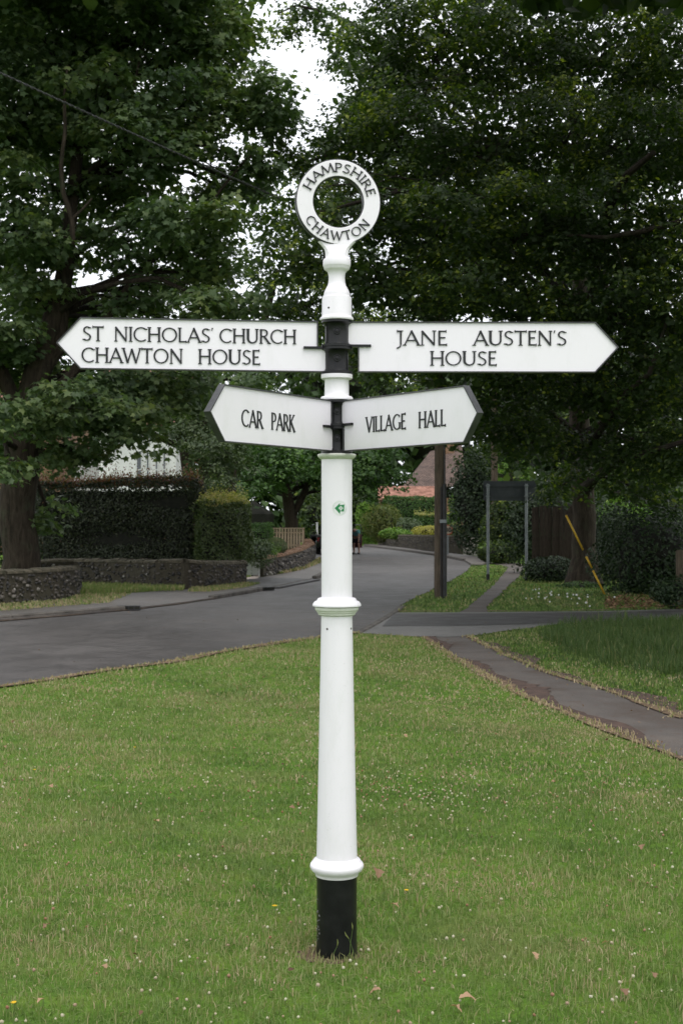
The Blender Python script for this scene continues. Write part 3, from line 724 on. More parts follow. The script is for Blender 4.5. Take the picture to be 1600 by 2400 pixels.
# ------------------------------------------------------------------ flint walls
def flint_wall(name, label, pts, h, w=0.32, seed=1, n_m2=130, cop='coping', base=0.05, size=0.045):
    """wall along ground points; heights h may be a list"""
    rng = np.random.default_rng(seed)
    if not hasattr(h, '__len__'): h = [h] * len(pts)
    T = thing(name, label, 'wall', (pts[0][0], pts[0][1], 0))
    mb = MB(); cp = MB(); P = [Vector((p[0], p[1], 0)) for p in pts]
    vs = []; vc = []
    for i, p in enumerate(P):
        t = (P[min(i + 1, len(P) - 1)] - P[max(i - 1, 0)]).normalized(); n = Vector((-t.y, t.x, 0)) * (w / 2)
        vs += [p - n, p + n, p + n + Vector((0, 0, h[i] - 0.06)), p - n + Vector((0, 0, h[i] - 0.06))]
        n2 = n * 1.12; zt = h[i]
        vc += [p - n2 + Vector((0, 0, zt - 0.062)), p + n2 + Vector((0, 0, zt - 0.062)), p + n2 * 0.7 + Vector((0, 0, zt - 0.01)), p + Vector((0, 0, zt + 0.02)), p - n2 * 0.7 + Vector((0, 0, zt - 0.01))]
    k = len(P)
    for i in range(k - 1):
        a = 4 * i; mb.add([vs[a + j] for j in range(8)], [(0, 4, 5, 1), (1, 5, 6, 2), (2, 6, 7, 3), (3, 7, 4, 0)] + ([(0, 1, 2, 3)] if i == 0 else []) + ([(4, 7, 6, 5)] if i == k - 2 else []))
    shift_into(T, mb.build('mortar', M['mortar'], T))
    # coping in uneven lumps
    cm = MB()
    for i in range(k - 1):
        Ld = (P[i + 1] - P[i]).length; m = max(1, int(Ld / 0.22)); dirn = (P[i + 1] - P[i]).normalized(); nn = Vector((-dirn.y, dirn.x, 0))
        for q in range(m):
            t0 = q / m; t1 = (q + 1) / m; a = P[i].lerp(P[i + 1], t0); b = P[i].lerp(P[i + 1], t1)
            ha = h[i] + (h[i + 1] - h[i]) * t0; hb = h[i] + (h[i + 1] - h[i]) * t1; j = rng.uniform(-0.018, 0.022); w2 = w / 2 * rng.uniform(1.02, 1.2)
            ring = []
            for (pp, hh) in ((a + dirn * 0.004, ha), (b - dirn * 0.004, hb)):
                ring.append([pp - nn * w2 + Vector((0, 0, hh - 0.065)), pp - nn * w2 * 0.95 + Vector((0, 0, hh - 0.02 + j)), pp - nn * w2 * 0.5 + Vector((0, 0, hh + 0.012 + j)), pp + nn * w2 * 0.5 + Vector((0, 0, hh + 0.012 + j)), pp + nn * w2 * 0.95 + Vector((0, 0, hh - 0.02 + j)), pp + nn * w2 + Vector((0, 0, hh - 0.065))])
            cm.add(ring[0] + ring[1], [(s, s + 1, s + 7, s + 6) for s in range(5)] + [(5, 4, 3, 2, 1, 0), (6, 7, 8, 9, 10, 11), (0, 6, 11, 5)])
    o = cm.build('coping', M[cop], T); o['kind'] = 'stuff'; shift_into(T, o)
    # flints proud of the mortar on both faces
    ico = bmesh.new(); bmesh.ops.create_icosphere(ico, subdivisions=1, radius=1); ico.verts.ensure_lookup_table()
    iv = np.array([v.co[:] for v in ico.verts]); itf = np.array([[v.index for v in f.verts] for f in ico.faces]); ico.free()
    C = []
    for i in range(k - 1):
        a = np.array(P[i]); b = np.array(P[i + 1]); Ld = np.linalg.norm(b - a); d = (b - a) / Ld; nn = np.array([-d[1], d[0], 0])
        m = int(n_m2 * Ld * h[i])
        for side in (-1, 1):
            t = rng.uniform(0, 1, m); z = rng.uniform(base, 1, m) * (h[i] - 0.09)
            c = a + (b - a) * t[:, None] + nn * side * (w / 2 + 0.002); c[:, 2] = z; C.append(c)
    C = np.vstack(C); n = len(C)
    sc = size * rng.uniform(0.45, 1.3, (n, 1, 1)) * rng.uniform(0.6, 1.25, (n, 1, 3)) * np.array([1, 1, 0.8])
    sc *= 1.0
    V = iv[None] * sc * rng.uniform(0.75, 1.2, (n, len(iv), 1))
    # flatten against the wall is not needed: half of each stone is buried
    V = V * np.array([1, 0.6, 1]) + C[:, None, :]
    F = (itf[None] + (np.arange(n) * len(iv))[:, None, None]).reshape(-1, 3)
    me = np_mesh('flints', V.reshape(-1, 3), F, np.repeat(rng.beta(1.5, 2.2, n), len(itf)))
    o = link('flints', me, M['flint'], T); o['kind'] = 'stuff'; shift_into(T, o)
    return T

flint_wall('garden_wall', 'low flint wall with rounded mossy top and blunt end, nearest at the left edge', [spot(-330, 1412), spot(0, 1394), spot(120, 1384), spot(158, 1376), spot(168, 1366)], [0.68, 0.68, 0.67, 0.66, 0.60], seed=2)
flint_wall('garden_wall', 'long dark flint wall running below the tall copper hedge', [spot(40, 1350), spot(172, 1346), spot(300, 1351), spot(370, 1355), spot(423, 1356), spot(455, 1354.5), spot(500, 1350), spot(553, 1344)], [0.66, 0.66, 0.68, 0.69, 0.70, 0.66, 0.62, 0.60], seed=3)
flint_wall('garden_wall', 'curving flint wall with earthy brick top beside the white gate', [spot(592, 1326), spot(640, 1318), spot(685, 1307), spot(712, 1292), spot(706, 1280)], [0.56, 0.60, 0.68, 0.75, 0.78], seed=4, cop='brick_coping', n_m2=110, size=0.058)
wr = flint_wall('garden_wall', 'old brick and flint wall along the bend with plants spilling over its top', [spot(872, 1252.5), spot(905, 1257), spot(940, 1261.5), spot(1000, 1270), spot(1062, 1274)], [0.66, 0.73, 0.80, 0.86, 0.90], seed=5, n_m2=40, cop='coping')
H4 = thing('brick_wall', 'short pale painted brick wall ending the garden wall on the bend', 'wall', (*spot(1080, 1276), 0))
a = spot(1063, 1274.6); b = spot(1094, 1276.5)
uv_panel([(a[0], a[1], 0), (b[0], b[1], 0), (b[0], b[1], 0.93), (a[0], a[1], 0.90)], 'brickwork', 'white_brick', H4)
cpp = MB(); cpp.tube([(a[0], a[1] + .04, 0.93), (b[0], b[1] + .04, 0.96)], 0.06, 6); shift_into(H4, cpp.build('coping', M['coping'], H4))

# ------------------------------------------------------------------ hedges and shrubs
hedge('copper_hedge', 'tall clipped dark copper beech hedge above the long flint wall', [pt(80, 0, 34.4)[:2], pt(452, 0, 33.2)[:2], pt(470, 0, 34.6)[:2], pt(80, 0, 36)[:2]], 0.35, 2.58, 0.075, 'copper_leaf', 11, 1000, 'copper_tip', 0.16)
hedge('hornbeam_hedge', 'lower clipped green hedge with pale straw-coloured new growth on top', [pt(452, 0, 32.6)[:2], pt(560, 0, 33.6)[:2], pt(574, 0, 36)[:2], pt(470, 0, 35.6)[:2]], 0.50, 2.04, 0.075, 'hedge_leaf', 12, 1100, 'hedge_tip', 0.15)
shrub('garden_bush', 'leafy silvery bush overhanging the white gate at the wall end', (*pt(596, 1268, 37.5),), (0.40, 0.6, 0.38), 0.08, 'silver_leaf', 13, 1500, lobes=3)
shrub('topiary_dome', 'smooth clipped green dome bush above the curving flint wall', pt(632, 1255, 41), (0.36, 0.36, 0.28), 0.035, 'hedge_leaf', 14, 6000, tidy=True, bump=0.03, cat='topiary')
shrub('garden_bush', 'bright green low plant trailing over the left end of the curving wall', pt(606, 1262, 39.5), (0.42, 0.35, 0.22), 0.09, 'lime_bush', 15, 700, 'strap', lobes=2)
hedge('box_hedge', 'small square clipped green hedge left of the wooden fence panel', [pt(570, 0, 44)[:2], pt(622, 0, 44)[:2], pt(628, 0, 45.5)[:2], pt(570, 0, 45.5)[:2]], 0, 1.48, 0.06, 'mid_leaf', 16, 900, None, 0.05)
# pale wooden fence panel: every board is a piece
fy = 54.0; FT = thing('wooden_fence', 'pale wooden paling fence panel above the curving flint wall', 'fence', (pt(662, 0, fy)[0], fy, 0))
me = MB().box(-0.036, 0.036, -0.01, 0.01, 0.50, 1.27).mesh('fence_board')
for k in range(11):
    u = 629 + k * 6.6; c = pt(u, 0, fy); j = (k % 2) * 0.022
    o = link('board', me, M['fence_wood'], FT, (c[0] - FT.location.x, j - 0.012, 0.0))
for zz in (1.29, 0.62, 1.12):
    rl = MB(); rl.box(-0.63, 0.63, 0.028, 0.06, zz - 0.025, zz + 0.02) if zz < 1.25 else rl.box(-0.65, 0.65, -0.04, 0.05, zz - 0.012, zz + 0.02)
    rl.build('rail', M['fence_wood'], FT)
for u in (-0.60, 0.0, 0.60):
    pb = MB(); pb.box(u - 0.04, u + 0.04, 0.062, 0.14, 0, 1.27); pb.build('post', M['fence_wood'], FT)
# white gate
gp = spot(576, 1327.5); GT = thing('garden_gate', 'low white garden gate with two panels at the end of the hedge', 'gate', (gp[0], gp[1] + 0.3, 0.0))
gm = MB().box(-0.085, 0.085, -0.015, 0.015, 0.0, 0.40).mesh('gate_panel')
for dx in (-0.092, 0.092): link('panel', gm, M['gate_white'], GT, (dx, 0, 0.07))
gq = MB(); gq.box(0.185, 0.235, -0.03, 0.03, 0.0, 0.56); gq.build('post', M['gate_white'], GT)
gq = MB(); gq.box(-0.18, 0.18, 0.017, 0.04, 0.14, 0.18); gq.build('rail', M['gate_white'], GT)
# white marker post beyond
mk = thing('marker_post', 'thin white post standing beyond the open black car door', 'post', (pt(728, 0, 72)[0], 72, 0)); MB().box(-0.05, 0.05, -0.05, 0.05, 0, 1.45).build('shaft', M['gate_white'], mk); MB().box(-0.065, 0.065, -0.065, 0.065, 1.452, 1.50).build('cap', M['gate_white'], mk)

# shrubs on the bend
shrub('weeping_shrub', 'tall arching olive-green weeping shrub behind the garden wall', pt(880, 1200, 84), (1.15, 1.0, 1.25), 0.26, 'olive_bush', 21, 3800, 'strap', lobes=4, up=-0.2)
shrub('garden_bush', 'light green bush at the left end of the wall on the bend', pt(840, 1205, 88), (0.7, 0.7, 1.5), 0.24, 'lime_bush', 22, 1800, 'strap', up=-0.2)
shrub('garden_bush', 'grey-green rounded bush behind the wall on the bend', pt(938, 1212, 80), (0.75, 0.7, 0.62), 0.13, 'silver_leaf', 23, 2200, lobes=2)
shrub('garden_bush', 'low bright green plants along the top of the bend wall', pt(905, 1226, 79), (0.95, 0.4, 0.34), 0.14, 'lime_bush', 24, 1500, lobes=3)
shrub('flower_clump', 'pale yellow flowering clump above the bend wall beside the utility pole', pt(985, 1221, 74), (0.80, 0.4, 0.34), 0.11, 'yellow_bush', 25, 1900, lobes=3, cat='flowers')
shrub('flower_clump', 'small yellow flowers among green leaves further left on the bend wall', pt(918, 1213, 80), (0.22, 0.2, 0.14), 0.10, 'yellow_bush', 26, 180, cat='flowers')
hedge('garden_hedge', 'long bright green clipped hedge in front of the brown-roofed cottage', [pt(882, 0, 84.5)[:2], pt(1010, 0, 84.5)[:2], pt(1012, 0, 86)[:2], pt(884, 0, 86)[:2]], 0, 3.05, 0.12, 'mid_leaf', 27, 420, None, 0.10)
hedge('garden_hedge', 'lower green hedge stepping down towards the right behind the yellow flowers', [pt(950, 0, 81)[:2], pt(1040, 0, 81)[:2], pt(1044, 0, 82.5)[:2], pt(952, 0, 82.5)[:2]], 0, 1.9, 0.12, 'mid_leaf', 28, 420, 'hedge_tip', 0.10)
shrub('garden_bush', 'small bush with yellowish tips right of the utility pole by the bend', pt(1044, 1222, 76), (0.5, 0.5, 0.6), 0.13, 'olive_bush', 29, 1200)
shrub('garden_bush', 'vivid light green bush between the utility pole and the dark laurel', pt(1052, 1165, 70), (0.48, 0.5, 0.80), 0.13, 'lime_bush', 30, 2000, lobes=2)
shrub('laurel', 'tall dark glossy laurel left of the direction sign', pt(1082, 1165, 58), (0.85, 0.9, 2.0), 0.15, 'dark_leaf', 31, 5200, lobes=5, cat='shrub')
shrub('laurel', 'dark bush behind the sign posts beside the far footpath', pt(1168, 1210, 53), (0.95, 0.8, 1.45), 0.13, 'oak', 32, 5200, lobes=5)
shrub('garden_bush', 'low leafy bush at the end of the far footpath', pt(1150, 1270, 50), (0.9, 0.6, 0.45), 0.11, 'oak', 33, 2600, lobes=3)
shrub('garden_bush', 'light green foliage behind the direction sign board', pt(1178, 1092, 75), (0.95, 0.8, 1.1), 0.17, 'lime_bush', 34, 2600, lobes=3)
shrub('dark_thicket', 'dark leafy shrubs closing the far end of the road behind the post', pt(785, 1180, 94), (3.4, 1.2, 2.6), 0.3, 'oak', 42, 3000, lobes=5)
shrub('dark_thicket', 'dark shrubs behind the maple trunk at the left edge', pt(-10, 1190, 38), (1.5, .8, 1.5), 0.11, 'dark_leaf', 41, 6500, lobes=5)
shrub('bramble', 'low dark bramble in front of the old board fence', pt(1262, 1312, 35.5), (0.68, 0.45, 0.42), 0.08, 'dark_leaf', 35, 3600, lobes=4)
shrub('bramble', 'small green nettles round the foot of the oak trunk', pt(1330, 1352, 32.5), (0.60, 0.3, 0.17), 0.07, 'mid_leaf', 36, 1100, lobes=3)
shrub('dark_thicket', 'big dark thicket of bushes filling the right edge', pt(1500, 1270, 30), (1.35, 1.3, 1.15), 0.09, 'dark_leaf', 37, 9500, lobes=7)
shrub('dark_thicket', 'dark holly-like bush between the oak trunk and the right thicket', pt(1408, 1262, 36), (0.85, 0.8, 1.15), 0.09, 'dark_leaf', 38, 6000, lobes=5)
shrub('garden_bush', 'bright green leaves glimpsed in the gap right of the oak trunk', pt(1425, 1185, 48), (1.0, 0.7, 0.60), 0.13, 'lime_bush', 39, 1800, lobes=3)
shrub('dark_thicket', 'dark bush low at the right edge beside the pale post', pt(1548, 1360, 24.5), (0.42, 0.4, 0.30), 0.07, 'dark_leaf', 40, 1700, lobes=3)
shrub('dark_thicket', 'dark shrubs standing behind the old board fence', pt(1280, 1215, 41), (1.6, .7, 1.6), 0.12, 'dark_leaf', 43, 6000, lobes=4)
# old board fence behind the oak
BF = thing('board_fence', 'dark weathered vertical board fence behind the oak trunk', 'fence', (pt(1285, 0, 38)[0], 38, 0))
bmsh = MB().box(-0.055, 0.055, -0.012, 0.012, 0, 1.95).mesh('old_board'); rr = random.Random(3)
for k in range(15):
    c = pt(1226 + k * 8.8, 0, 38)
    link('board', bmsh, M['old_wood'], BF, (c[0] - BF.location.x, rr.uniform(-.02, .02), rr.uniform(-.06, .08)), (0, rr.uniform(-.02, .02), 0))
for zz in (0.5, 1.6): MB().box(-0.8, 0.85, 0.036, 0.08, zz - .05, zz + .05).build('rail', M['old_wood'], BF)

# ------------------------------------------------------------------ trees
def tk(*rows):  # trunk rows (u, v, dist, radius)
    return [(*pt(u, v, y), r) for u, v, y, r in rows]

yl = 28.5
def sp_rnd(C, rng):
    return np.clip(rng.beta(2, 2.4, len(C)), 0, 1)
tree('maple_tree', 'large sycamore with layered lobed leaves filling the upper left, trunk behind the low wall', spot(48, 1370)[:2],
     [(*spot(44, 1370), -0.05, 0.40)] + tk((44, 1240, yl, .38), (46, 1120, yl, .37), (58, 1000, yl, .36), (75, 900, yl, .30), (110, 780, yl, .24), (150, 620, yl, .18), (170, 420, yl, .13), (200, 200, yl, .09)),
     [L(90, 90, 210, 130, 28, 2.2), L(300, 60, 170, 120, 28.5, 2.2), L(485, 70, 110, 130, 29, 2.0), L(30, 250, 130, 90, 27.5, 1.8), L(215, 240, 130, 90, 27, 1.6), L(430, 235, 120, 75, 28, 1.8), L(590, 235, 90, 50, 28.5, 1.3), L(640, 285, 45, 40, 28.5, 0.7, .9),
      L(330, 330, 120, 60, 27, 1.5), L(545, 345, 90, 30, 28, 1.0, .6), L(60, 400, 95, 45, 27, 1.2, .8), L(240, 440, 100, 45, 29, 1.2, .6), L(50, 525, 100, 75, 26.8, 1.3), L(430, 520, 125, 75, 26.8, 1.5, 1.1), L(300, 560, 90, 55, 28, 1.2, .7),
      L(470, 620, 90, 40, 27.5, 1.2), L(540, 700, 110, 38, 26.5, 1.2, 1.2), L(300, 680, 120, 35, 28, 1.2, .5), L(60, 670, 90, 45, 28, 1.2, .7), L(150, 600, 70, 40, 29, 1.1, .5), L(20, 790, 80, 45, 27.5, 1.2, .9),
      L(180, 935, 140, 50, 26.8, 1.5, 1.2), L(60, 965, 90, 50, 26.2, 1.2, 1.2), L(300, 920, 110, 60, 28.5, 1.4, 1.2), L(290, 1003, 75, 28, 28, .8, .9), L(200, 1050, 60, 28, 28, .7, .7), L(430, 900, 80, 50, 29.5, 1.2, 1.0), L(28, 1085, 45, 25, 25.5, .6, 1.0), L(110, 1190, 35, 25, 29, .5, .5),
      L(120, 740, 120, 50, 30, 1.5, .9), L(185, 375, 95, 42, 29, 1, .9), L(15, 600, 70, 45, 29, 1, .9), L(400, 340, 90, 40, 29.5, 1, .8), L(520, 425, 110, 45, 30, 1.2, .7), L(590, 420, 50, 45, 29, 1, .8), L(110, 690, 190, 40, 31, 1.2, .8), L(300, 735, 160, 40, 31, 1.2, .8), L(470, 760, 120, 40, 31, 1.2, .9), L(150, 1050, 70, 35, 28, .7, .9), L(30, 1030, 80, 60, 30, 1, .9), L(230, 790, 110, 40, 30, 1.5, .7), L(160, 480, 120, 60, 29.5, 1.3, .8), L(350, 450, 110, 60, 30, 1.3, .7), L(380, 650, 120, 45, 29, 1.3, .8), L(60, 850, 110, 45, 29.5, 1.5, .9),
      L(-180, 300, 180, 300, 28, 2.5), L(-150, 800, 140, 160, 28, 2.2), L(120, -160, 300, 160, 28.5, 2.8, .8), L(500, -120, 160, 110, 29, 2.2, .8)],
     shade=[(-8, 24, 12.5, 3.5, 4, 1.4), (-12, 22, 9, 3, 4, 3.5), (-5, 26, 12.6, 3, 3, 1.0), (-9, 33, 12, 4, 3, 2)],  # unseen leaf masses added to darken the hedges and walls below
     leaf=0.135, shape='maple', mat='maple', seed=101, pad_r=0.42, cover=3.8, per_pad=370, inner=230, inner_size=0.19, limb_light=True, cluster=5, flat=0.22,
     extra_limbs=[tk((168, 560, 26.6, .05), (165, 500, 26.5, .055), (145, 440, 26.4, .05), (140, 380, 26.3, .045), (150, 300, 26.2, .04), (148, 220, 26.2, .03), (155, 150, 26.2, .02)), tk((168, 500, 26.5, .03), (190, 480, 26.5, .025), (212, 455, 26.5, .02)),
                  tk((70, 960, yl, .16), (130, 900, yl, .13), (180, 840, yl, .11), (240, 740, yl, .09), (320, 620, yl, .06), (430, 540, 28, .04)), tk((55, 980, yl, .2), (15, 880, yl, .17), (-20, 800, yl, .14)), tk((95, 860, yl, .14), (140, 800, yl, .12), (150, 700, yl, .1)),
                  tk((320, 620, yl, .05), (480, 470, 28.5, .035), (560, 370, 28.5, .03), (620, 330, 28.5, .015)),
                  tk((300, 230, 28, .03), (325, 120, 28, .025), (350, 30, 28, .02))])

yo = 34.0
tree('oak_tree', 'big oak with dense small-leaved dark canopy over the whole upper right', spot(1340, 1342)[:2],
     [(*spot(1340, 1342), -0.05, 0.36)] + tk((1340, 1250, yo, .30), (1338, 1150, yo, .28), (1332, 1000, yo, .26), (1325, 850, yo, .22), (1330, 650, yo, .18), (1330, 400, yo, .14), (1300, 150, yo, .1)),
     [L(875, 130, 100, 150, 30, 2.2, .85), L(1010, 90, 160, 150, 30, 2.6, .9), L(1200, 90, 170, 150, 31, 2.8), L(1400, 100, 170, 150, 31, 2.8), L(1560, 120, 150, 160, 30, 2.8),
      L(820, 310, 72, 90, 28, 1.6, .9), L(930, 320, 120, 110, 27, 2.2), L(1100, 320, 150, 110, 28, 2.4), L(1290, 320, 150, 110, 29, 2.4), L(1480, 330, 150, 120, 28, 2.4),
      L(850, 480, 120, 90, 25.5, 1.8), L(705, 480, 50, 55, 22, .9, .9), L(1010, 520, 140, 90, 25, 2.0, 1.1), L(1190, 520, 140, 100, 26, 2.2, 1.1), L(1380, 530, 140, 110, 27, 2.2), L(1540, 560, 110, 120, 26, 2.0),
      L(748, 325, 32, 42, 29, .8, 1.0), L(690, 365, 48, 36, 29, .8, 1.0), L(700, 590, 75, 60, 26.5, 1.2, .9), L(860, 640, 110, 70, 25, 1.6, 1.1), L(1030, 670, 130, 70, 25, 1.8, 1.1), L(1220, 690, 140, 80, 26, 2.0, 1.1), L(1420, 720, 140, 100, 26, 2.0, 1.1), L(1560, 780, 90, 110, 25, 1.8),
      L(690, 700, 70, 45, 27, 1.2, .8), L(900, 800, 120, 60, 27, 1.6, 1.0), L(1080, 840, 140, 60, 27, 1.8, 1.1), L(1270, 870, 140, 80, 28, 2.0, 1.1), L(1450, 900, 130, 90, 27, 2.0, 1.1),
      L(1120, 960, 120, 50, 29, 1.6, 1.1), L(1240, 1010, 110, 60, 29.5, 1.6, 1.1), L(1400, 1050, 110, 60, 29, 1.6, .9), L(1540, 1050, 80, 80, 27, 1.6, 1.0), L(1290, 1120, 60, 45, 31, 1.0, .8), L(1480, 1120, 70, 40, 29, 1.2, .7),
      L(1720, 300, 160, 320, 29, 3, .8), L(1700, 900, 130, 260, 28, 2.5, .8), L(1200, -160, 420, 140, 30, 3.5, .7)],
     shade=[(5, 24, 12.5, 4, 3.5, 1.5), (9, 20, 11.5, 4, 4, 1.8), (6, 17, 11.8, 3.5, 3.0, 1.3), (11, 14, 10, 3.5, 4, 2.2), (13, 21, 8, 3.0, 4, 4.0), (2.5, 21, 12.2, 2.5, 3, 1.0), (12, 27, 8, 3, 4, 4), (8, 11.5, 9.0, 2.8, 3, 1.4), (11.5, 13, 5, 2.2, 4, 3.5), (4, 13.5, 10.5, 2.2, 2.2, 1.0), (7, 14, 8.9, 4, 3, 1.0), (4.8, 18, 10.2, 3, 2.5, 0.9), (8.5, 8, 8.2, 2.8, 3, 1.4), (5.8, 11.8, 8.3, 2.2, 2.4, 0.9), (10, 9, 4.5, 2, 3, 3)],  # unseen leaf masses added to shade the right lawn and verge
     leaf=0.105, shape='oak', mat='oak', seed=202, pad_r=0.45, cover=2.9, per_pad=560, inner=150, inner_size=0.2, cluster=7, flat=0.30,
     extra_limbs=[tk((1340, 780, yo, .16), (1370, 600, 30, .12), (1400, 470, 27, .10), (1440, 400, 25, .07), (1500, 350, 24, .05)),
                  tk((1330, 1060, yo, .12), (1370, 1000, 29, .08), (1440, 900, 26, .06), (1490, 860, 25, .05), (1530, 740, 25, .03)),
                  tk((1335, 1120, yo, .10), (1380, 1090, 31, .08), (1440, 1050, 28, .07), (1520, 1030, 26, .06), (1580, 1010, 25, .05)),
                  tk((1335, 1150, yo, .09), (1365, 1110, 33.5, .06), (1390, 1060, 33, .05), (1400, 1000, 33, .03)),
                  tk((1560, 510, 25, .06), (1480, 530, 25, .05), (1390, 545, 25, .04), (1300, 540, 25.5, .025))])
# a second tree behind the finial whose boughs hang over the road
tree('lime_tree', 'dark broad-leaved tree behind the sign ring, bough reaching over at the top centre', pt(520, 0, 47)[:2],
     [(*pt(520, 0, 47)[:2], 0, .35)] + tk((525, 1100, 47, .28), (560, 900, 47, .24), (600, 760, 47, .16), (640, 620, 47, .08)),
     [L(760, 50, 55, 30, 44, 1.2, .9), L(690, 30, 55, 18, 44, 1.0, .9), L(660, 60, 18, 28, 44, .6, .8), L(780, 120, 40, 50, 44, 1.2, .8), L(855, 200, 95, 150, 46, 3, .8),
      L(600, 420, 70, 45, 44, 2, .7), L(640, 520, 85, 60, 45, 2, .9), L(590, 600, 60, 40, 45, 1.6, .7), L(650, 660, 95, 60, 46, 2.2, .9), L(760, 560, 110, 120, 47, 3, .9), L(720, 400, 70, 60, 45, 2, .9), L(700, 800, 150, 90, 48, 3, .9), L(880, 760, 170, 150, 48, 3.5, .8), L(560, 500, 45, 25, 44, 1.2, .6)],
     0.15, 'oak', 'oak', 303, pad_r=0.7, cover=2.6, per_pad=230, inner=45, inner_size=0.3, twigs=False, cluster=7, flat=0.3, spread=1.0,
     extra_limbs=[tk((880, 90, 46, .08), (800, 50, 45, .07), (740, 25, 44, .06), (680, 12, 44, .04), (640, 30, 44, .02))])
# mid distance trees
tree('garden_tree', 'rounded mid-green tree with forked dark trunk behind the wooden fence', pt(678, 0, 62)[:2],
     [(*pt(668, 0, 62)[:2], 0, .34)] + tk((668, 1200, 62, .30), (662, 1150, 62, .26), (650, 1100, 62, .20), (640, 1040, 62, .14)),
     [L(600, 1090, 80, 55, 60, 2.2), L(680, 1070, 80, 45, 60, 2.2), L(740, 1080, 60, 50, 61, 2.2), L(560, 1120, 50, 35, 59, 1.6), L(840, 1080, 70, 45, 62, 2.4), L(865, 1050, 45, 50, 63, 2.0), L(850, 1125, 40, 35, 64, 1.6, .8), L(640, 1000, 120, 60, 62, 3), L(820, 1000, 120, 60, 63, 3), L(905, 1085, 22, 22, 62, 0.8, .8)],
     0.20, 'oak', 'mid_leaf', 404, pad_r=0.75, cover=3.2, per_pad=150, inner=30, inner_size=0.4, cluster=6, extra_limbs=[tk((668, 1190, 62, .18), (690, 1150, 62, .17), (708, 1110, 62, .14), (730, 1060, 62, .10))])
tree('silver_tree', 'dark grey-green yew standing between the copper hedge and the garden tree', pt(470, 0, 42)[:2],
     [(*pt(470, 0, 42)[:2], 0, .25)] + tk((470, 1100, 42, .2), (470, 1000, 42, .15), (475, 900, 42, .1)),
     [L(478, 1060, 60, 75, 40, 1.6, 1.2), L(520, 1050, 60, 60, 41, 1.5, 1.2), L(480, 960, 95, 70, 42, 2, 1.2), L(590, 960, 90, 60, 43, 2, 1.1), L(455, 980, 50, 60, 42, 1.5, 1.2), L(480, 1140, 50, 35, 41, 1.2, 1.2)],
     0.10, 'plain', 'silver_leaf', 505, pad_r=0.5, cover=3.4, per_pad=420, inner=80, inner_size=0.22, cluster=7)
tree('background_tree', 'dark tree between the white house and the yew, behind the maple', pt(436, 0, 46)[:2],
     [(*pt(436, 0, 46)[:2], 0, .3)] + tk((436, 1100, 46, .25), (410, 900, 46, .2)),
     [L(150, 880, 110, 60, 44, 2), L(300, 880, 130, 70, 44, 2), L(430, 890, 130, 80, 44, 2), L(330, 960, 120, 50, 43, 1.6), L(560, 880, 100, 80, 46, 2), L(480, 950, 90, 60, 43, 1.6), L(180, 970, 70, 40, 43, 1.4, .8), L(20, 930, 90, 70, 43, 1.6)],
     0.13, 'maple', 'maple', 808, pad_r=0.7, cover=2.4, per_pad=170, cluster=6, inner=45, inner_size=0.35)
tree('background_tree', 'tall dark tree at the back above the far footpath', pt(1180, 0, 70)[:2],
     [(*pt(1180, 0, 70)[:2], 0, .3)] + tk((1180, 1100, 70, .28), (1180, 900, 70, .2)),
     [L(1095, 1075, 38, 60, 62, 1.5), L(1090, 960, 110, 90, 66, 2.5), L(1190, 1040, 80, 60, 66, 2.5, .9), L(980, 940, 110, 70, 70, 2.5), L(1250, 940, 110, 100, 64, 2.5), L(1100, 850, 140, 80, 68, 3)],
     0.2, 'oak', 'oak', 606, pad_r=0.9, cover=2.6, per_pad=120, inner=25, inner_size=0.45, cluster=6)
tree('background_tree', 'dark tree closing the view behind the big oak at the right edge', pt(1480, 0, 55)[:2],
     [(*pt(1480, 0, 55)[:2], 0, .3)] + tk((1480, 1100, 55, .28), (1480, 800, 55, .2)),
     [L(1440, 1150, 130, 50, 50, 2, 1), L(1570, 1160, 90, 60, 50, 2, 1), L(1240, 1130, 90, 60, 52, 2, .9), L(1380, 1080, 110, 60, 50, 2, 1), L(1520, 1090, 110, 80, 48, 2, 1), L(1440, 960, 170, 90, 52, 3), L(1600, 850, 150, 150, 52, 3), L(1300, 820, 150, 100, 54, 3), L(1450, 650, 200, 140, 55, 4), L(1250, 520, 200, 140, 55, 4), L(1000, 420, 180, 140, 56, 4, .9), L(1450, 350, 220, 160, 55, 4, .9), L(1050, 640, 170, 120, 56, 4, .9)],
     0.2, 'oak', 'oak', 707, pad_r=1.0, cover=2.2, per_pad=110, inner=25, inner_size=0.45, cluster=6)
# far wood
rng = np.random.default_rng(9); C = []; Nn = []
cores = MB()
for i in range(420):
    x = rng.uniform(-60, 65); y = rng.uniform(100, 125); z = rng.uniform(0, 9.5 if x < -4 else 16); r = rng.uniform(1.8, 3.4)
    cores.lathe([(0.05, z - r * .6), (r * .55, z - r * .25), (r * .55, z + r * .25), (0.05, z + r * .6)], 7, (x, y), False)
    n = 120; d = rng.normal(size=(n, 3)); d /= np.linalg.norm(d, axis=1, keepdims=True)
    C.append(np.array([x, y, z]) + d * r * rng.uniform(.75, 1, (n, 1))); Nn.append(d + np.array([0, 0, .5]) + rng.normal(0, .4, (n, 3)))
leaves('wood', np.vstack(C), np.vstack(Nn), 1.0, 'plain', M['wood_leaf'], None, rng, stuff=True)
cores.build('wood_cores', M['twig'])['kind'] = 'stuff'  # solid dark twig cores that close gaps in the far wood

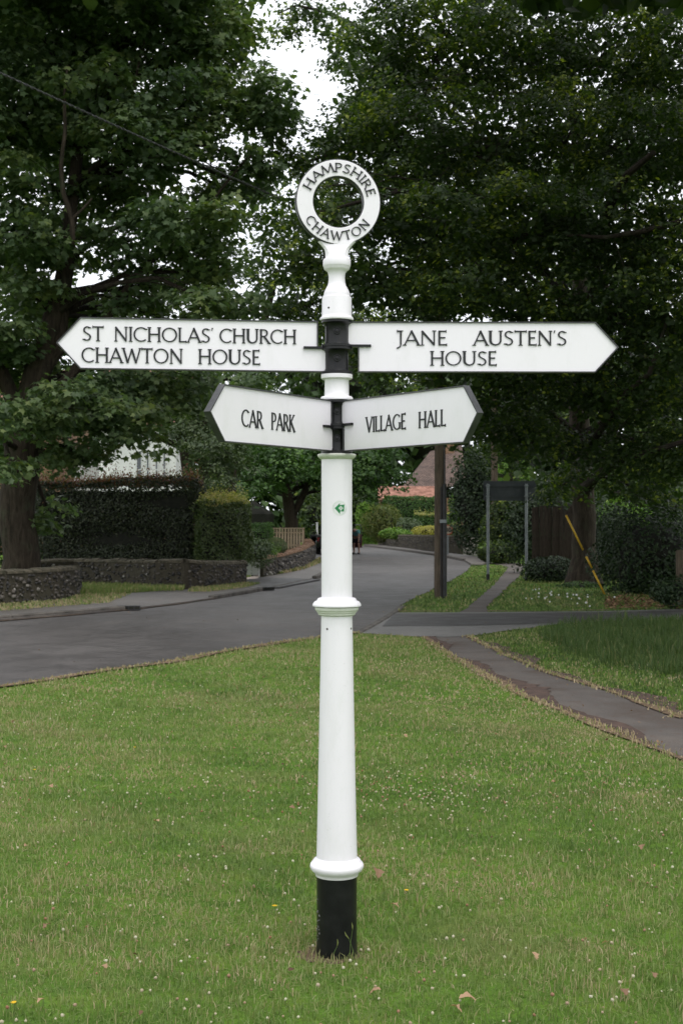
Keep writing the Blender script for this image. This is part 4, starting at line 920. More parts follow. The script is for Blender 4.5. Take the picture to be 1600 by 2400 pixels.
# ------------------------------------------------------------------ raised capitals
def arc(cx, cy, rx, ry, a0, a1, n=16):
    return [(cx + rx * math.cos(rad(a0 + (a1 - a0) * i / n)), cy + ry * math.sin(rad(a0 + (a1 - a0) * i / n))) for i in range(n + 1)]
TK, TN = 0.120, 0.078      # thick and thin strokes
GL = {   # glyph: (advance, [(points, width0, width1, serif_start, serif_end)])
    'A': (0.84, [([(0.05, 0), (0.44, 1)], TN, TN, 1, 0), ([(0.40, 1), (0.80, 0)], TK, TK, 0, 1), ([(0.20, .33), (0.66, .33)], TN * .9, TN * .9, 0, 0)]),
    'C': (0.86, [(arc(0.50, 0.5, 0.42, 0.46, 48, 180, 12) + arc(0.50, 0.5, 0.42, 0.46, 180, 312, 12)[1:], TN, TN, 1, 0)]),
    'E': (0.56, [([(0.13, 0), (0.13, 1)], TK, TK, 0, 0), ([(0.08, .955), (0.50, .955)], TN, TN, 0, 1), ([(0.15, .52), (0.44, .52)], TN, TN, 0, 0), ([(0.08, .045), (0.53, .045)], TN, TN, 0, 1)]),
    'G': (0.92, [(arc(0.50, 0.5, 0.42, 0.46, 48, 318, 22), TN, TN, 1, 0), ([(0.80, 0.06), (0.80, 0.46)], TK, TK, 0, 1)]),
    'H': (0.88, [([(0.14, 0), (0.14, 1)], TK, TK, 1, 1), ([(0.74, 0), (0.74, 1)], TK, TK, 1, 1), ([(0.16, .52), (0.72, .52)], TN, TN, 0, 0)]),
    'I': (0.28, [([(0.14, 0), (0.14, 1)], TK, TK, 1, 1)]),
    'J': (0.40, [([(0.26, 1), (0.26, 0.05), (0.22, -0.10), (0.05, -0.20)], TK, TN, 1, 0), ([(0.06, .955), (0.30, .955)], TN, TN, 1, 0)]),
    'K': (0.72, [([(0.13, 0), (0.13, 1)], TK, TK, 1, 1), ([(0.15, .46), (0.60, 1)], TN, TN, 0, 1), ([(0.26, .55), (0.68, 0)], TK, TK, 0, 1)]),
    'L': (0.58, [([(0.13, 0), (0.13, 1)], TK, TK, 0, 1), ([(0.08, .045), (0.54, .045)], TN, TN, 0, 1)]),
    'M': (1.02, [([(0.06, 0), (0.16, 1)], TN, TN, 1, 0), ([(0.14, 1), (0.50, .10)], TK, TK, 0, 0), ([(0.50, .10), (0.86, 1)], TN, TN, 0, 0), ([(0.84, 1), (0.94, 0)], TK, TK, 0, 1)]),
    'N': (0.90, [([(0.14, 0), (0.14, 1)], TN, TN, 1, 0), ([(0.12, .97), (0.76, .03)], TK, TK, 0, 0), ([(0.76, 0), (0.76, 1)], TN, TN, 0, 1)]),
    'O': (1.00, [(arc(0.50, 0.5, 0.42, 0.46, 90, 270, 14), TN, TN, 0, 0), (arc(0.50, 0.5, 0.42, 0.46, -90, 90, 14), TN, TN, 0, 0)]),
    'P': (0.62, [([(0.13, 0), (0.13, 1)], TK, TK, 1, 0), ([(0.05, .955), (0.32, .955)] + arc(0.32, 0.72, 0.22, 0.235, 90, -90, 10)[1:] + [(0.14, .485)], TN, TN, 0, 0)]),
    'R': (0.72, [([(0.13, 0), (0.13, 1)], TK, TK, 1, 0), ([(0.05, .955), (0.32, .955)] + arc(0.32, 0.73, 0.21, 0.225, 90, -90, 10)[1:] + [(0.14, .505)], TN, TN, 0, 0), ([(0.32, .50), (0.68, 0)], TK, TK, 0, 1)]),
    'S': (0.62, [(arc(0.33, 0.745, 0.20, 0.21, 40, 250, 12) + arc(0.29, 0.265, 0.225, 0.22, 62, -140, 12), TN, TN, 1, 1)]),
    'T': (0.74, [([(0.37, 0), (0.37, 1)], TK, TK, 1, 0), ([(0.03, .955), (0.71, .955)], TN, TN, 1, 1)]),
    'U': (0.86, [([(0.14, 1), (0.14, .36)] + arc(0.43, .34, 0.29, 0.30, 180, 360, 12)[1:] + [(0.72, 1)], TK, TN, 1, 1)]),
    'V': (0.78, [([(0.05, 1), (0.40, 0)], TK, TK, 1, 0), ([(0.38, 0), (0.73, 1)], TN, TN, 0, 1)]),
    'W': (1.16, [([(0.04, 1), (0.32, 0)], TK, TK, 1, 0), ([(0.31, 0), (0.58, .95)], TN, TN, 0, 0), ([(0.56, .95), (0.84, 0)], TK, TK, 0, 0), ([(0.83, 0), (1.10, 1)], TN, TN, 0, 1)]),
    "'": (0.20, [([(0.11, 1.02), (0.06, 0.84)], TN, 0.03, 0, 0)]),
    '3': (0.6, [(arc(0.28, .74, .2, .2, 150, -80, 12) + arc(0.28, .27, .23, .23, 85, -150, 12), .14, .14, 0, 0)]),
    '0': (0.64, [(arc(0.32, .5, .23, .42, 90, 450, 24), .14, .14, 0, 0)]),
}
def glyph_mesh(ch, sx, sz, depth, serif=True, fat=0.93):
    key = 'letter_%s_%.4f_%.4f' % (ch, sx, sz)
    me = bpy.data.meshes.get(key)
    if me: return me
    mb = MB(); e = 0
    def ribbon(P, w0, w1, swell):
        nonlocal e
        P = [Vector((p[0] * sx, p[1] * sz)) for p in P]; n = len(P); Lf, Rt = [], []
        closed = (P[0] - P[-1]).length < 1e-6
        for i, p in enumerate(P):
            a = P[i - 1] if i else (P[-2] if closed else P[0]); b = P[i + 1] if i < n - 1 else (P[1] if closed else P[-1])
            t = (b - a).normalized(); nn = Vector((-t.y, t.x)); q = i / (n - 1)
            w = (w0 + (w1 - w0) * q) * sz * 0.5 * fat
            if swell: w *= 1 + 0.55 * abs(t.y) ** 2      # round strokes are thicker on their sides
            if not swell and (i == 0 or i == n - 1): w *= 1.18
            Lf.append(p + nn * w); Rt.append(p - nn * w)
        d = depth + e * 0.00012; e += 1
        vs = [(p.x, -d, p.y) for p in Lf] + [(p.x, -d, p.y) for p in Rt] + [(p.x, 0.001, p.y) for p in Lf] + [(p.x, 0.001, p.y) for p in Rt]
        fs = []
        for i in range(n - 1):
            fs += [(i, i + 1, n + i + 1, n + i), (i, 2 * n + i, 2 * n + i + 1, i + 1), (n + i, n + i + 1, 3 * n + i + 1, 3 * n + i)]
        if not closed: fs += [(0, n, 3 * n, 2 * n), (n - 1, 3 * n - 1, 4 * n - 1, 2 * n - 1)]
        mb.add(vs, fs)
    for P, w0, w1, s0, s1 in GL[ch][1]:
        ribbon(P, w0, w1, len(P) > 6)
        if serif:
            for on, p, q in ((s0, P[0], P[1]), (s1, P[-1], P[-2])):
                if on:
                    t = (Vector(q) - Vector(p)).normalized(); c = Vector(p) + t * 0.02
                    if abs(t.y) > abs(t.x) * 0.8: h = 0.115 if w0 > 0.1 else 0.10; a, b = (c.x - h, c.y), (c.x + h, c.y)
                    else: a, b = (c.x, c.y - 0.085), (c.x, c.y + 0.085)
                    ribbon([a, b], 0.045, 0.045, False)
    me = mb.mesh(key); me.materials.append(M['letter']); return me

def word(text, a0, a1, z, cap, parent, depth0, side=1, depth=0.0035):
    """letters of one word between a0 and a1 along the arm; side -1: read towards the post"""
    adv = sum(GL[c][0] for c in text) - 0.1; sx = (a1 - a0) / adv if side > 0 else (a0 - a1) / adv
    a = a0 - 0.05 * sx * side
    for c in text:
        o = link('letter', glyph_mesh(c, round(sx, 4), round(cap, 4), depth), None, parent, (a, -depth0 * side, z), (0, 0, 0 if side > 0 else PI))
        a += GL[c][0] * sx * side

# ------------------------------------------------------------------ fingerpost
FP = thing('fingerpost', 'tall white fingerpost with four lettered arms and a ring on top, in the lawn', 'signpost', (-0.0173, 5.0, 0))
def lat(name, prof, mat, n=56, parent=FP): return MB().lathe(prof, n).build(name, mat, parent, rad(50))
slv = [(0.0755, -0.05), (0.0755, 0.02), (0.0745, 0.05), (0.0738, 0.15), (0.0742, 0.291)]
lat('base_sleeve', slv, M['black'])
lat('lower_collar', [(0.072, 0.2905), (0.0785, 0.291), (0.0805, 0.298), (0.0835, 0.303), (0.091, 0.309), (0.0965, 0.317), (0.0992, 0.326), (0.0975, 0.334), (0.0935, 0.339), (0.0905, 0.3405), (0.0885, 0.346), (0.0845, 0.351), (0.0775, 0.3555), (0.0752, 0.3585)], M['white'])
sh = [(0.0750 - 0.0176 * (i / 12) ** 0.92, 0.3586 + (1.2500 - 0.3586) * i / 12) for i in range(13)]
lat('lower_shaft', sh, M['white'])
lat('middle_collar', [(0.0572, 1.2502), (0.0640, 1.2506), (0.0690, 1.2540), (0.0692, 1.2580), (0.0720, 1.2600), (0.0745, 1.2640), (0.0747, 1.2670), (0.0785, 1.2685), (0.0802, 1.2720), (0.0802, 1.2795), (0.0785, 1.2820), (0.0760, 1.2830), (0.0600, 1.2832)], M['algae_white'])
lat('middle_collar', [(0.0600, 1.2840), (0.0893, 1.2845), (0.0898, 1.2880), (0.0880, 1.2940), (0.0825, 1.3010), (0.0765, 1.3040), (0.0735, 1.3050), (0.0722, 1.3090), (0.0690, 1.3135), (0.0620, 1.3160), (0.0567, 1.3162)], M['white'])
lat('upper_shaft', [(0.0567, 1.3164), (0.0567, 1.60), (0.0566, 1.8250)], M['white'])
lat('top_lip', [(0.0566, 1.8252), (0.0600, 1.8270), (0.0650, 1.8300), (0.0700, 1.8360), (0.0712, 1.8410), (0.0705, 1.8440), (0.0660, 1.8460), (0.0500, 1.8465)], M['algae_white'])
def hub(z0, z1, r=0.0433, fl=0.058):
    h = 0.009
    lat('finger_hub', [(r * .9, z0), (fl, z0 + .0005), (fl, z0 + h), (r + .003, z0 + h + .003), (r, z0 + h + .012), (r, z1 - h - .014), (r + .004, z1 - h - .004), (fl * .98, z1 - h), (fl * .98, z1 - .0005), (r * .9, z1)], M['black'])
    zz = (z0 + z1) / 2 + 0.006
    b = MB().lathe([(0.0135, -0.010), (0.0135, 0.003), (0.0120, 0.0045), (0.0100, 0.0045), (0.0090, 0.0020), (0.0065, 0.0020), (0.0060, 0.006), (0.0035, 0.0065), (0.0, 0.0065)], 20, caps=False).mesh('set_screw', rad(40))
    link('set_screw', b, M['black'], FP, (0.001, -r, zz), (rad(90), 0, 0))
hub(1.8470, 1.9455); hub(1.9460, 2.0435)
lat('spacer', [(0.045, 2.0440), (0.0592, 2.0442), (0.0600, 2.0475), (0.0592, 2.0530), (0.0560, 2.0570), (0.0465, 2.0590), (0.0448, 2.0620), (0.0445, 2.1150), (0.0460, 2.1195), (0.0540, 2.1215), (0.0576, 2.1240), (0.0580, 2.1300), (0.0580, 2.1385), (0.045, 2.1395)], M['white'])
hub(2.1400, 2.2385); hub(2.2390, 2.3375, 0.0433, 0.0575)
lat('finial', [(0.050, 2.3380), (0.0605, 2.3382), (0.0622, 2.3420), (0.0618, 2.3470), (0.0590, 2.3500), (0.0560, 2.3520), (0.0550, 2.3560), (0.0545, 2.4200), (0.0535, 2.4240), (0.0480, 2.4258), (0.0478, 2.4370), (0.0470, 2.4405), (0.0435, 2.4500), (0.0385, 2.4595), (0.0335, 2.4690), (0.0312, 2.4800), (0.0300, 2.4930), (0.0305, 2.5040), (0.0328, 2.5140), (0.0370, 2.5205), (0.0440, 2.5245), (0.0475, 2.5290), (0.0478, 2.5340), (0.0500, 2.5365), (0.0512, 2.5400), (0.0512, 2.5590), (0.0490, 2.5640), (0.0350, 2.5648)], M['white'])
# saddle under the ring: squared neck that spreads to hold it
nk = MB(); prof = [(0.0420, 0.024, 2.5650), (0.0420, 0.024, 2.5860), (0.0435, 0.022, 2.5950), (0.0480, 0.019, 2.6050), (0.0560, 0.017, 2.6150), (0.0690, 0.0155, 2.6290)]
vs = []
for hw, hd, z in prof:
    c = hd * 0.45; vs += [(-hw, -hd + c, z), (-hw + c, -hd, z), (hw - c, -hd, z), (hw, -hd + c, z), (hw, hd - c, z), (hw - c, hd, z), (-hw + c, hd, z), (-hw, hd - c, z)]
fs = [(8 * i + k, 8 * i + (k + 1) % 8, 8 * (i + 1) + (k + 1) % 8, 8 * (i + 1) + k) for i in range(len(prof) - 1) for k in range(8)] + [tuple(range(7, -1, -1)), tuple(range(8 * len(prof) - 8, 8 * len(prof)))]
nk.add(vs, fs); nk.build('ring_saddle', M['white'], FP)
# ring
RG = bpy.data.objects.new('ring', None)
def annulus(r0, r1, y0, y1, n=72, bev=0.0015):
    prof = [(r0, y0 + bev), (r0 + bev, y0), (r1 - bev, y0), (r1, y0 + bev), (r1, y1 - bev), (r1 - bev, y1), (r0 + bev, y1), (r0, y1 - bev)]
    vs = [(r * math.cos(2 * PI * k / n), y, r * math.sin(2 * PI * k / n)) for r, y in prof for k in range(n)]; m = len(prof)
    fs = [(i * n + k, i * n + (k + 1) % n, ((i + 1) % m) * n + (k + 1) % n, ((i + 1) % m) * n + k) for i in range(m) for k in range(n)]
    return MB().add(vs, fs)
ringo = annulus(0.0925, 0.1580, -0.014, 0.014).build('ring', M['edge_grey'], FP); ringo.location = (0.004, 0, 2.7735); ringo.rotation_euler = (0, 0, rad(9))
for y0, y1 in ((-0.0165, -0.0142), (0.0142, 0.0165)): annulus(0.0955, 0.1545, y0, y1).build('ring_face', M['white'], ringo)
def arc_word(text, a0, a1, r, cap, top=True):
    adv = sum(GL[c][0] for c in text) - 0.1; a = 0
    for c in text:
        mid = (a + GL[c][0] / 2 - 0.05) / adv; an = rad(a0 + (a1 - a0) * mid)
        sx = abs(rad(a1 - a0)) * r / (adv + 0.1) * 0.94
        me = glyph_mesh(c, round(sx, 4), round(cap, 4), 0.0045)
        tilt = (PI / 2 - an) if top else -(an - 1.5 * PI)
        rr = r
        ctr = Vector((rr * math.cos(an), -0.0165, rr * math.sin(an)))
        R = Matrix.Rotation(tilt, 4, 'Y'); off = R @ Vector((-GL[c][0] / 2 * sx, 0, -cap / 2))
        link('letter', me, None, ringo, ctr + off, (0, tilt, 0)); a += GL[c][0]
arc_word('HAMPSHIRE', 160, 13, 0.1255, 0.034, True)
arc_word('CHAWTON', 208, 327, 0.1255, 0.034, False)

def inset(poly, d):
    n = len(poly); out = []; A = sum(poly[i][0] * poly[(i + 1) % n][1] - poly[(i + 1) % n][0] * poly[i][1] for i in range(n)); sg = 1 if A > 0 else -1
    for i in range(n):
        a, b, c = Vector(poly[i - 1]), Vector(poly[i]), Vector(poly[(i + 1) % n])
        t1 = (b - a).normalized(); t2 = (c - b).normalized(); n1 = Vector((-t1.y, t1.x)) * sg; n2 = Vector((-t2.y, t2.x)) * sg
        m = (n1 + n2); m = m / max(0.3, m.dot(n1)) ; out.append(tuple(b + m * d))
    return out
def finger(ang, zc, r1, S_, T_, lug_low, rib, half=0.0935, label=None):
    """one arm; lug_low: the half that grips the hub is the lower one"""
    F = bpy.data.objects.new('finger', None); COL.objects.link(F); F.parent = FP; F.location = (0, 0, zc); F.rotation_euler = (0, 0, ang)
    if label: F['label'] = label
    r0 = 0.040; s = -1 if lug_low else 1; g = 0.004
    poly = [(r0, s * half), (S_, s * half), (T_, 0), (S_, -s * half), (r1, -s * half), (r1, s * g), (r0, s * g)]
    inn = inset(poly, 0.0042); th = 0.0125
    MB().prism(inset(poly, 0.003), -0.0065, 0.0065).build('panel', M['white'], F)
    fr = MB(); n = len(poly)
    for i in range(n):
        if i == n - 1: continue
        j = (i + 1) % n
        vs = [(poly[i][0], -th, poly[i][1]), (poly[j][0], -th, poly[j][1]), (inn[j][0], -th, inn[j][1]), (inn[i][0], -th, inn[i][1])]
        vs += [(x, th, z) for x, _, z in vs]
        fr.add(vs, [(0, 1, 2, 3), (7, 6, 5, 4), (0, 4, 5, 1), (3, 2, 6, 7), (0, 3, 7, 4), (1, 5, 6, 2)])
    me = fr.mesh('rim'); bmx = bmesh.new(); bmx.from_mesh(me); bmesh.ops.remove_doubles(bmx, verts=bmx.verts, dist=1e-5)
    seen = {}; dead = []
    for f in bmx.faces:
        k = tuple(sorted(v.index for v in f.verts))
        if k in seen: dead += [f, seen[k]]
        seen[k] = f
    bmesh.ops.delete(bmx, geom=list(set(dead)), context='FACES_ONLY'); bmesh.ops.recalc_face_normals(bmx, faces=bmx.faces[:]); bmx.to_mesh(me); bmx.free()
    link('rim', me, M['edge_grey'], F)
    MB().box(0.036, rib, -0.0165, 0.0165, s * g - 0.0045, s * g + 0.0045).build('rib', M['black'], F)
    return F
F1 = finger(PI + rad(7), 2.2395, 0.070, 0.930, 1.016, True, 0.124, label='upper left arm pointing to the church')
F2 = finger(rad(0.7), 2.2400, 0.078, 0.954, 1.040, False, 0.126, label='upper right arm with a two-line name')
F3 = finger(PI + rad(60), 1.9460, 0.050, 0.736, 0.818, True, 0.112, label='lower left arm angled towards the viewer')
F4 = finger(-rad(55), 1.9455, 0.054, 0.736, 0.806, False, 0.114, label='lower right arm angled towards the viewer')
fd = 0.0065
for t, a, b in (('ST', .9218, .8486), ("NICHOLAS'", .8089, .4542), ('CHURCH', .4300, .1522)): word(t, a, b, 0.0085, 0.0530, F1, fd, -1)
for t, a, b in (('CHAWTON', .9248, .5647), ('HOUSE', .5066, .2849)): word(t, a, b, -0.0695, 0.0545, F1, fd, -1)
for t, a, b in (('JANE', .2208, .4046), ("AUSTEN'S", .5055, .8471)): word(t, a, b, 0.0065, 0.0545, F2, fd)
word('HOUSE', .3452, .5875, -0.068, 0.0535, F2, fd)
word('CAR', .632, .509, -0.0370, 0.058, F3, fd, -1, .0022); word('PARK', .453, .307, -0.0370, 0.059, F3, fd, -1, .0022)
word('VILLAGE', .195, .423, -0.0315, 0.0550, F4, fd, 1, .0022); word('HALL', .4966, .639, -0.0330, 0.0555, F4, fd, 1, .0022)
# screw holes and the round way-marker
holem = mottled('rusty_hole', (0.012, 0.010, 0.008), (0.06, 0.035, 0.02), 40, 0.9)
def hole(x, r, z, R):
    a = math.asin(x / R); me = MB().lathe([(r, -0.002), (r, 0.0012), (r * .45, 0.0009), (0.0001, 0.0005)], 14).mesh('screw_hole')
    link('screw_hole', me, holem, FP, (x, -R * math.cos(a), z), (rad(90), 0, a))
hole(-0.0345, 0.0038, 1.203, 0.0580); hole(0.052, 0.0038, 1.203, 0.0580); hole(-0.0295, 0.0036, 2.379, 0.0548)
def wrapped(name, poly, R, zc, xc, off, mat, parent):
    """flat shape wrapped round the shaft"""
    bm = bmesh.new(); vs = [bm.verts.new((p[0], 0, p[1])) for p in poly]; f = bm.faces.new(vs)
    bmesh.ops.triangulate(bm, faces=bm.faces[:]); bmesh.ops.subdivide_edges(bm, edges=bm.edges[:], cuts=2, use_grid_fill=True)
    for v in bm.verts:
        a = (xc + v.co.x) / R; v.co = Vector((math.sin(a) * (R + off), -math.cos(a) * (R + off), zc + v.co.z))
    bmesh.ops.recalc_face_normals(bm, faces=bm.faces[:])
    me = bpy.data.meshes.new(name); bm.to_mesh(me); bm.free(); return link(name, me, mat, parent)
sw = mottled('sticker_white', (0.66, 0.68, 0.68), (0.76, 0.77, 0.77), 30, 0.35); sg = mottled('sticker_green', (0.010, 0.17, 0.05), (0.02, 0.23, 0.075), 60, 0.35)
sg2 = mottled('sticker_pale_green', (0.45, 0.52, 0.47), (0.55, 0.60, 0.56), 60, 0.35)
zc, xc = 1.6 - (1167.5 - 1195.6) / 622, (780.5 - 773.4) / 622
disc = wrapped('way_marker', [(0.0285 * math.cos(k * PI / 16), 0.0285 * math.sin(k * PI / 16)) for k in range(32)], 0.0567, zc, xc, 0.0004, sw, FP)
for k in range(22):
    a = rad(30 + k * 15); wrapped('dotted_rim', [(0.0245 * math.cos(a + s1) * q, 0.0245 * math.sin(a + s1) * q) for s1, q in ((0, 1), (.10, 1), (.10, .92), (0, .92))], 0.0567, zc, xc, 0.0007, sg2, disc)
wrapped('arrow', [(-0.019, 0.0), (0.0, 0.0185), (0.0, 0.0115), (0.0175, 0.0135), (0.0155, -0.0125), (0.0015, -0.0115), (0.0, -0.0215)], 0.0567, zc, xc, 0.0009, sg, disc)
for (px_, pz, r_) in ((0.0035, 0.004, .0042), (-0.0015, 0.0, .0036), (0.0085, 0.0, .0036), (0.0035, -0.005, .004)):
    wrapped('emblem', [(px_ + r_ * math.cos(k * PI / 4), pz + r_ * 1.1 * math.sin(k * PI / 4)) for k in range(8)], 0.0567, zc, xc, 0.0012 + r_ * 0.02, sg2, disc)
# chipped lumps on the sleeve
chm = mottled('chipped_paint', (0.02, 0.02, 0.02), (0.35, 0.35, 0.33), 120, 0.6); rc = random.Random(8)
for i in range(15):
    a = rad(rc.uniform(-80, -58)); z = rc.uniform(0.05, 0.225); r = rc.uniform(0.002, 0.0055)
    m_ = MB().lathe([(r, -0.001), (r * .8, 0.0012), (r * .3, 0.002), (0.0001, 0.0021)], 7).mesh('paint_chip')
    link('paint_chip', m_, chm, FP, (0.0745 * math.sin(a), -0.0745 * math.cos(a), z), (rad(90), 0, a))

# ------------------------------------------------------------------ poles, wires, signs
px1, py1 = spot(1010, 1372)
UP = thing('utility_pole', 'brown wooden utility pole with black cable duct on its right side beside the road', 'utility pole', (px1, py1, 0))
MB().tube([(0, 0, -0.1), (0, 0, 2.5), (0.0, 0, 7.2)], [0.125, 0.115, 0.09], 16).build('pole', M['pole_wood'], UP)
MB().tube([(0.085, -0.115, -0.05), (0.085, -0.108, 1.2), (0.08, -0.10, 2.36)], [0.05, 0.05, 0.048], 10).build('cable_duct', M['plastic_black'], UP)
MB().tube([(0.01, -0.135, -0.05), (0.01, -0.128, 1.2), (0.012, -0.12, 2.3)], 0.014, 6).build('duct_strip', M['plastic_black'], UP)
MB().box(-0.02, 0.12, -0.18, -0.165, 1.55, 1.62).build('tag_plate', M['post_grey'], UP)
MB().tube([(0.09, -0.10, 2.36), (0.07, -0.09, 4.5), (0.05, -0.085, 7.0)], 0.012, 6).build('riser_cable', M['cable'], UP)
px2, py2 = spot(1135, 1285)
UP2 = thing('utility_pole', 'second wooden utility pole further along the footpath with a yellow mark', 'utility pole', (px2, py2, 0))
MB().tube([(0, 0, -0.1), (0, 0, 3), (0, 0, 8)], [0.15, 0.14, 0.11], 14).build('pole', M['pole_wood'], UP2)
MB().tube([(0.15, -0.05, 0), (0.15, -0.05, 2.9)], 0.035, 8).build('cable_duct', mottled('greenish_duct', (0.10, 0.10, 0.05), (0.16, 0.15, 0.08), 9, .7), UP2)
MB().box(-0.09, -0.03, -0.165, -0.145, 1.45, 2.0).build('warning_plate', M['yellow'], UP2)
# overhead cable: two strands twisted round each other
A_ = Vector((px1, py1, 6.93)); B_ = Vector((-4.2, 16.7, 7.19)); D_ = B_ - A_; pA, pB = [], []
N_ = 1500; dn = D_.normalized(); e1 = dn.cross(Vector((0, 0, 1))).normalized(); e2 = dn.cross(e1)
for i in range(N_ + 1):
    t = i / N_ * 1.35; p = A_ + D_ * t + Vector((0, 0, -0.10 * math.sin(PI * min(1, t / 1.35)))); an = i * 0.30
    o_ = (e1 * math.cos(an) + e2 * math.sin(an)) * 0.0085; pA.append(p + o_); pB.append(p - o_)
WC = thing('overhead_cable', 'dark twisted overhead cable slanting across the upper left trees', 'cable', (A_.x, A_.y, A_.z))
for q in (pA, pB): shift_into(WC, MB().tube(q, 0.0095, 5).build('strand', M['cable'], WC))
# stay wire with yellow guard
gb = Vector((*spot(1388, 1366), 0)); gt = Vector((px1 + 0.05, py1, 7.0)); gd = (gt - gb)
SW_ = thing('stay_wire', 'leaning stay wire with long yellow guard in front of the oak trunk', 'stay wire', gb)
SW_l = [(0.0, 0.075), (0.083, 0.118), (0.138, 0.245)]
MB().tube([Vector((0, 0, 0)), gd], 0.006, 6).build('wire', M['cable'], SW_)
for a, b in SW_l: MB().tube([gd * a, gd * b], 0.021, 8).build('guard', M['yellow'], SW_)
# direction sign seen from the back
dsx, dsy = spot(1120, 1333)
DS = thing('direction_sign', 'back of a dark grey direction sign board on two grey posts', 'road sign', (dsx, dsy, 0), rad(0))
k_ = dsy / FPX
for dx, zb in ((0, 0), (88 * k_, 0)):
    p = MB().tube([(dx, 0, zb), (dx, 0, 2.58)], 0.038, 14).build('post', M['post_grey'], DS)
    MB().tube([(dx, 0, -0.02), (dx, 0, 0.17)], 0.043, 14).build('post_base', M['plastic_black'], p)
MB().box(-0.12, 1.30, 0.055, 0.062, 2.13, 2.66).build('panel', M['sign_back'], DS)
for zz in (2.25, 2.53): MB().box(-0.10, 1.28, 0.040, 0.0545, zz - .022, zz + .022).build('rail', M['sign_back'], DS)
for zz in (2.25, 2.53):
    for dx in (0, 88 * k_): MB().box(dx - 0.055, dx + 0.055, -0.045, 0.039, zz - .012, zz + .012).build('clip', M['post_grey'], DS)
# speed roundel half hidden behind the pole
rx_, ry_ = pt(1028, 0, 61)[:2]
RS = thing('speed_sign', 'round red-rimmed 30 speed limit sign half hidden behind the utility pole', 'road sign', (rx_, ry_, 0))
MB().tube([(0, 0.03, 0), (0, 0.03, 1.35)], 0.035, 10).build('post', M['post_grey'], RS)
rd = mottled('faded_red', (0.30, 0.05, 0.035), (0.36, 0.08, 0.05), 9, .5); cr_ = mottled('aged_cream', (0.36, 0.30, 0.22), (0.46, 0.39, 0.30), 5, .5)
z_ = 1.6 - (1217 - HOR) / FPX * 61
o = MB().lathe([(0.0001, 0), (0.235, 0), (0.235, 0.012), (0.0001, 0.012)], 40, caps=False).build('disc', rd, RS); o.rotation_euler = (rad(90), 0, 0); o.location = (0, -0.02, z_)
o2 = MB().lathe([(0.0001, 0.0125), (0.18, 0.0125), (0.18, 0.0155), (0.0001, 0.0155)], 40, caps=False).build('face', cr_, RS); o2.rotation_euler = (rad(90), 0, 0); o2.location = (0, -0.02, z_)
for c, dx in (('3', -0.145), ('0', 0.01)):
    link('digit', glyph_mesh(c, 0.21, 0.22, 0.004, False, 1.3), None, RS, (dx, -0.036, z_ - 0.11))
ep = spot(1561, 1385)
EP = thing('gate_post', 'pale weathered wooden post at the right edge by the thicket', 'post', (ep[0], ep[1], 0))
MB().prism([(-0.07, -0.02), (-0.07, 1.0), (-0.04, 1.03), (0.04, 1.03), (0.07, 1.0), (0.07, -0.02)], -0.06, 0.06).build('shaft', M['pole_wood'], EP)
MB().box(0.072, 0.8, -0.02, 0.02, 0.62, 0.72).build('rail', M['pole_wood'], EP)
# gullies in the kerb line
for i, (u, v) in enumerate(((297, 1402), (608, 1357))):
    gp_ = spot(u, v); g = thing('kerb_inlet', ('dark iron drain inlet at the end of the nearer kerb', 'dark iron drain inlet in the kerb before the driveway')[i], 'drain', (gp_[0], gp_[1], 0), rad((2, 38)[i]))
    MB().box(-0.20, 0.20, -0.10, 0.02, 0.01, 0.088).build('hood', M['plastic_black'], g)
    for k in range(4): MB().box(-0.19 + k * 0.1, -0.11 + k * 0.1, -0.106, -0.101, 0.03, 0.075).build('slot', M['twig'], g)

# ------------------------------------------------------------------ person and parked car
def skin(name, nodes, edges, mat, parent, sub=2):
    me = bpy.data.meshes.new(name); me.from_pydata([n[:3] for n in nodes], edges, [])
    o = link(name, me, mat, parent); sk = o.modifiers.new('skin', 'SKIN'); me.skin_vertices or None
    for i, n in enumerate(nodes):
        sv = me.skin_vertices[0].data[i]; sv.radius = (n[3], n[4] if len(n) > 4 else n[3]); sv.use_root = (i == 0)
    s2 = o.modifiers.new('sub', 'SUBSURF'); s2.levels = s2.render_levels = sub
    for p in me.polygons: p.use_smooth = True
    sk.use_smooth_shade = True
    return o
PS = thing('person', 'bald person in a turquoise shirt and dark shorts bending beside the open car', 'person', (pt(818, 0, 64.9)[0], 64.9, 0), rad(-25))
skn = mottled('skin', (0.36, 0.20, 0.14), (0.44, 0.26, 0.19), 9, 0.6)
body = [(0, 0, .86, .135, .10), (0.03, -.10, 1.0, .125, .09), (0.06, -.26, 1.12, .15, .09), (0.08, -.36, 1.16, .055), (0.10, -.44, 1.15, .085, .09), (0.115, -.50, 1.10, .075),
        (-.10, 0, .80, .09), (-.12, -.03, .46, .055), (-.12, .02, .09, .04), (-.12, -.14, .03, .035),
        (.10, 0, .80, .09), (.14, -.06, .46, .055), (.15, 0, .09, .04), (.15, -.16, .03, .035),
        (-.13, -.28, 1.10, .055), (-.20, -.38, .86, .04), (-.16, -.50, .66, .032), (-.15, -.53, .58, .028),
        (.24, -.28, 1.10, .055), (.31, -.36, .86, .04), (.32, -.46, .64, .032), (.32, -.49, .56, .028)]
be = [(0, 1), (1, 2), (2, 3), (3, 4), (4, 5), (0, 6), (6, 7), (7, 8), (8, 9), (0, 10), (10, 11), (11, 12), (12, 13), (2, 14), (14, 15), (15, 16), (16, 17), (2, 18), (18, 19), (19, 20), (20, 21)]
skin('body', body, be, skn, PS)
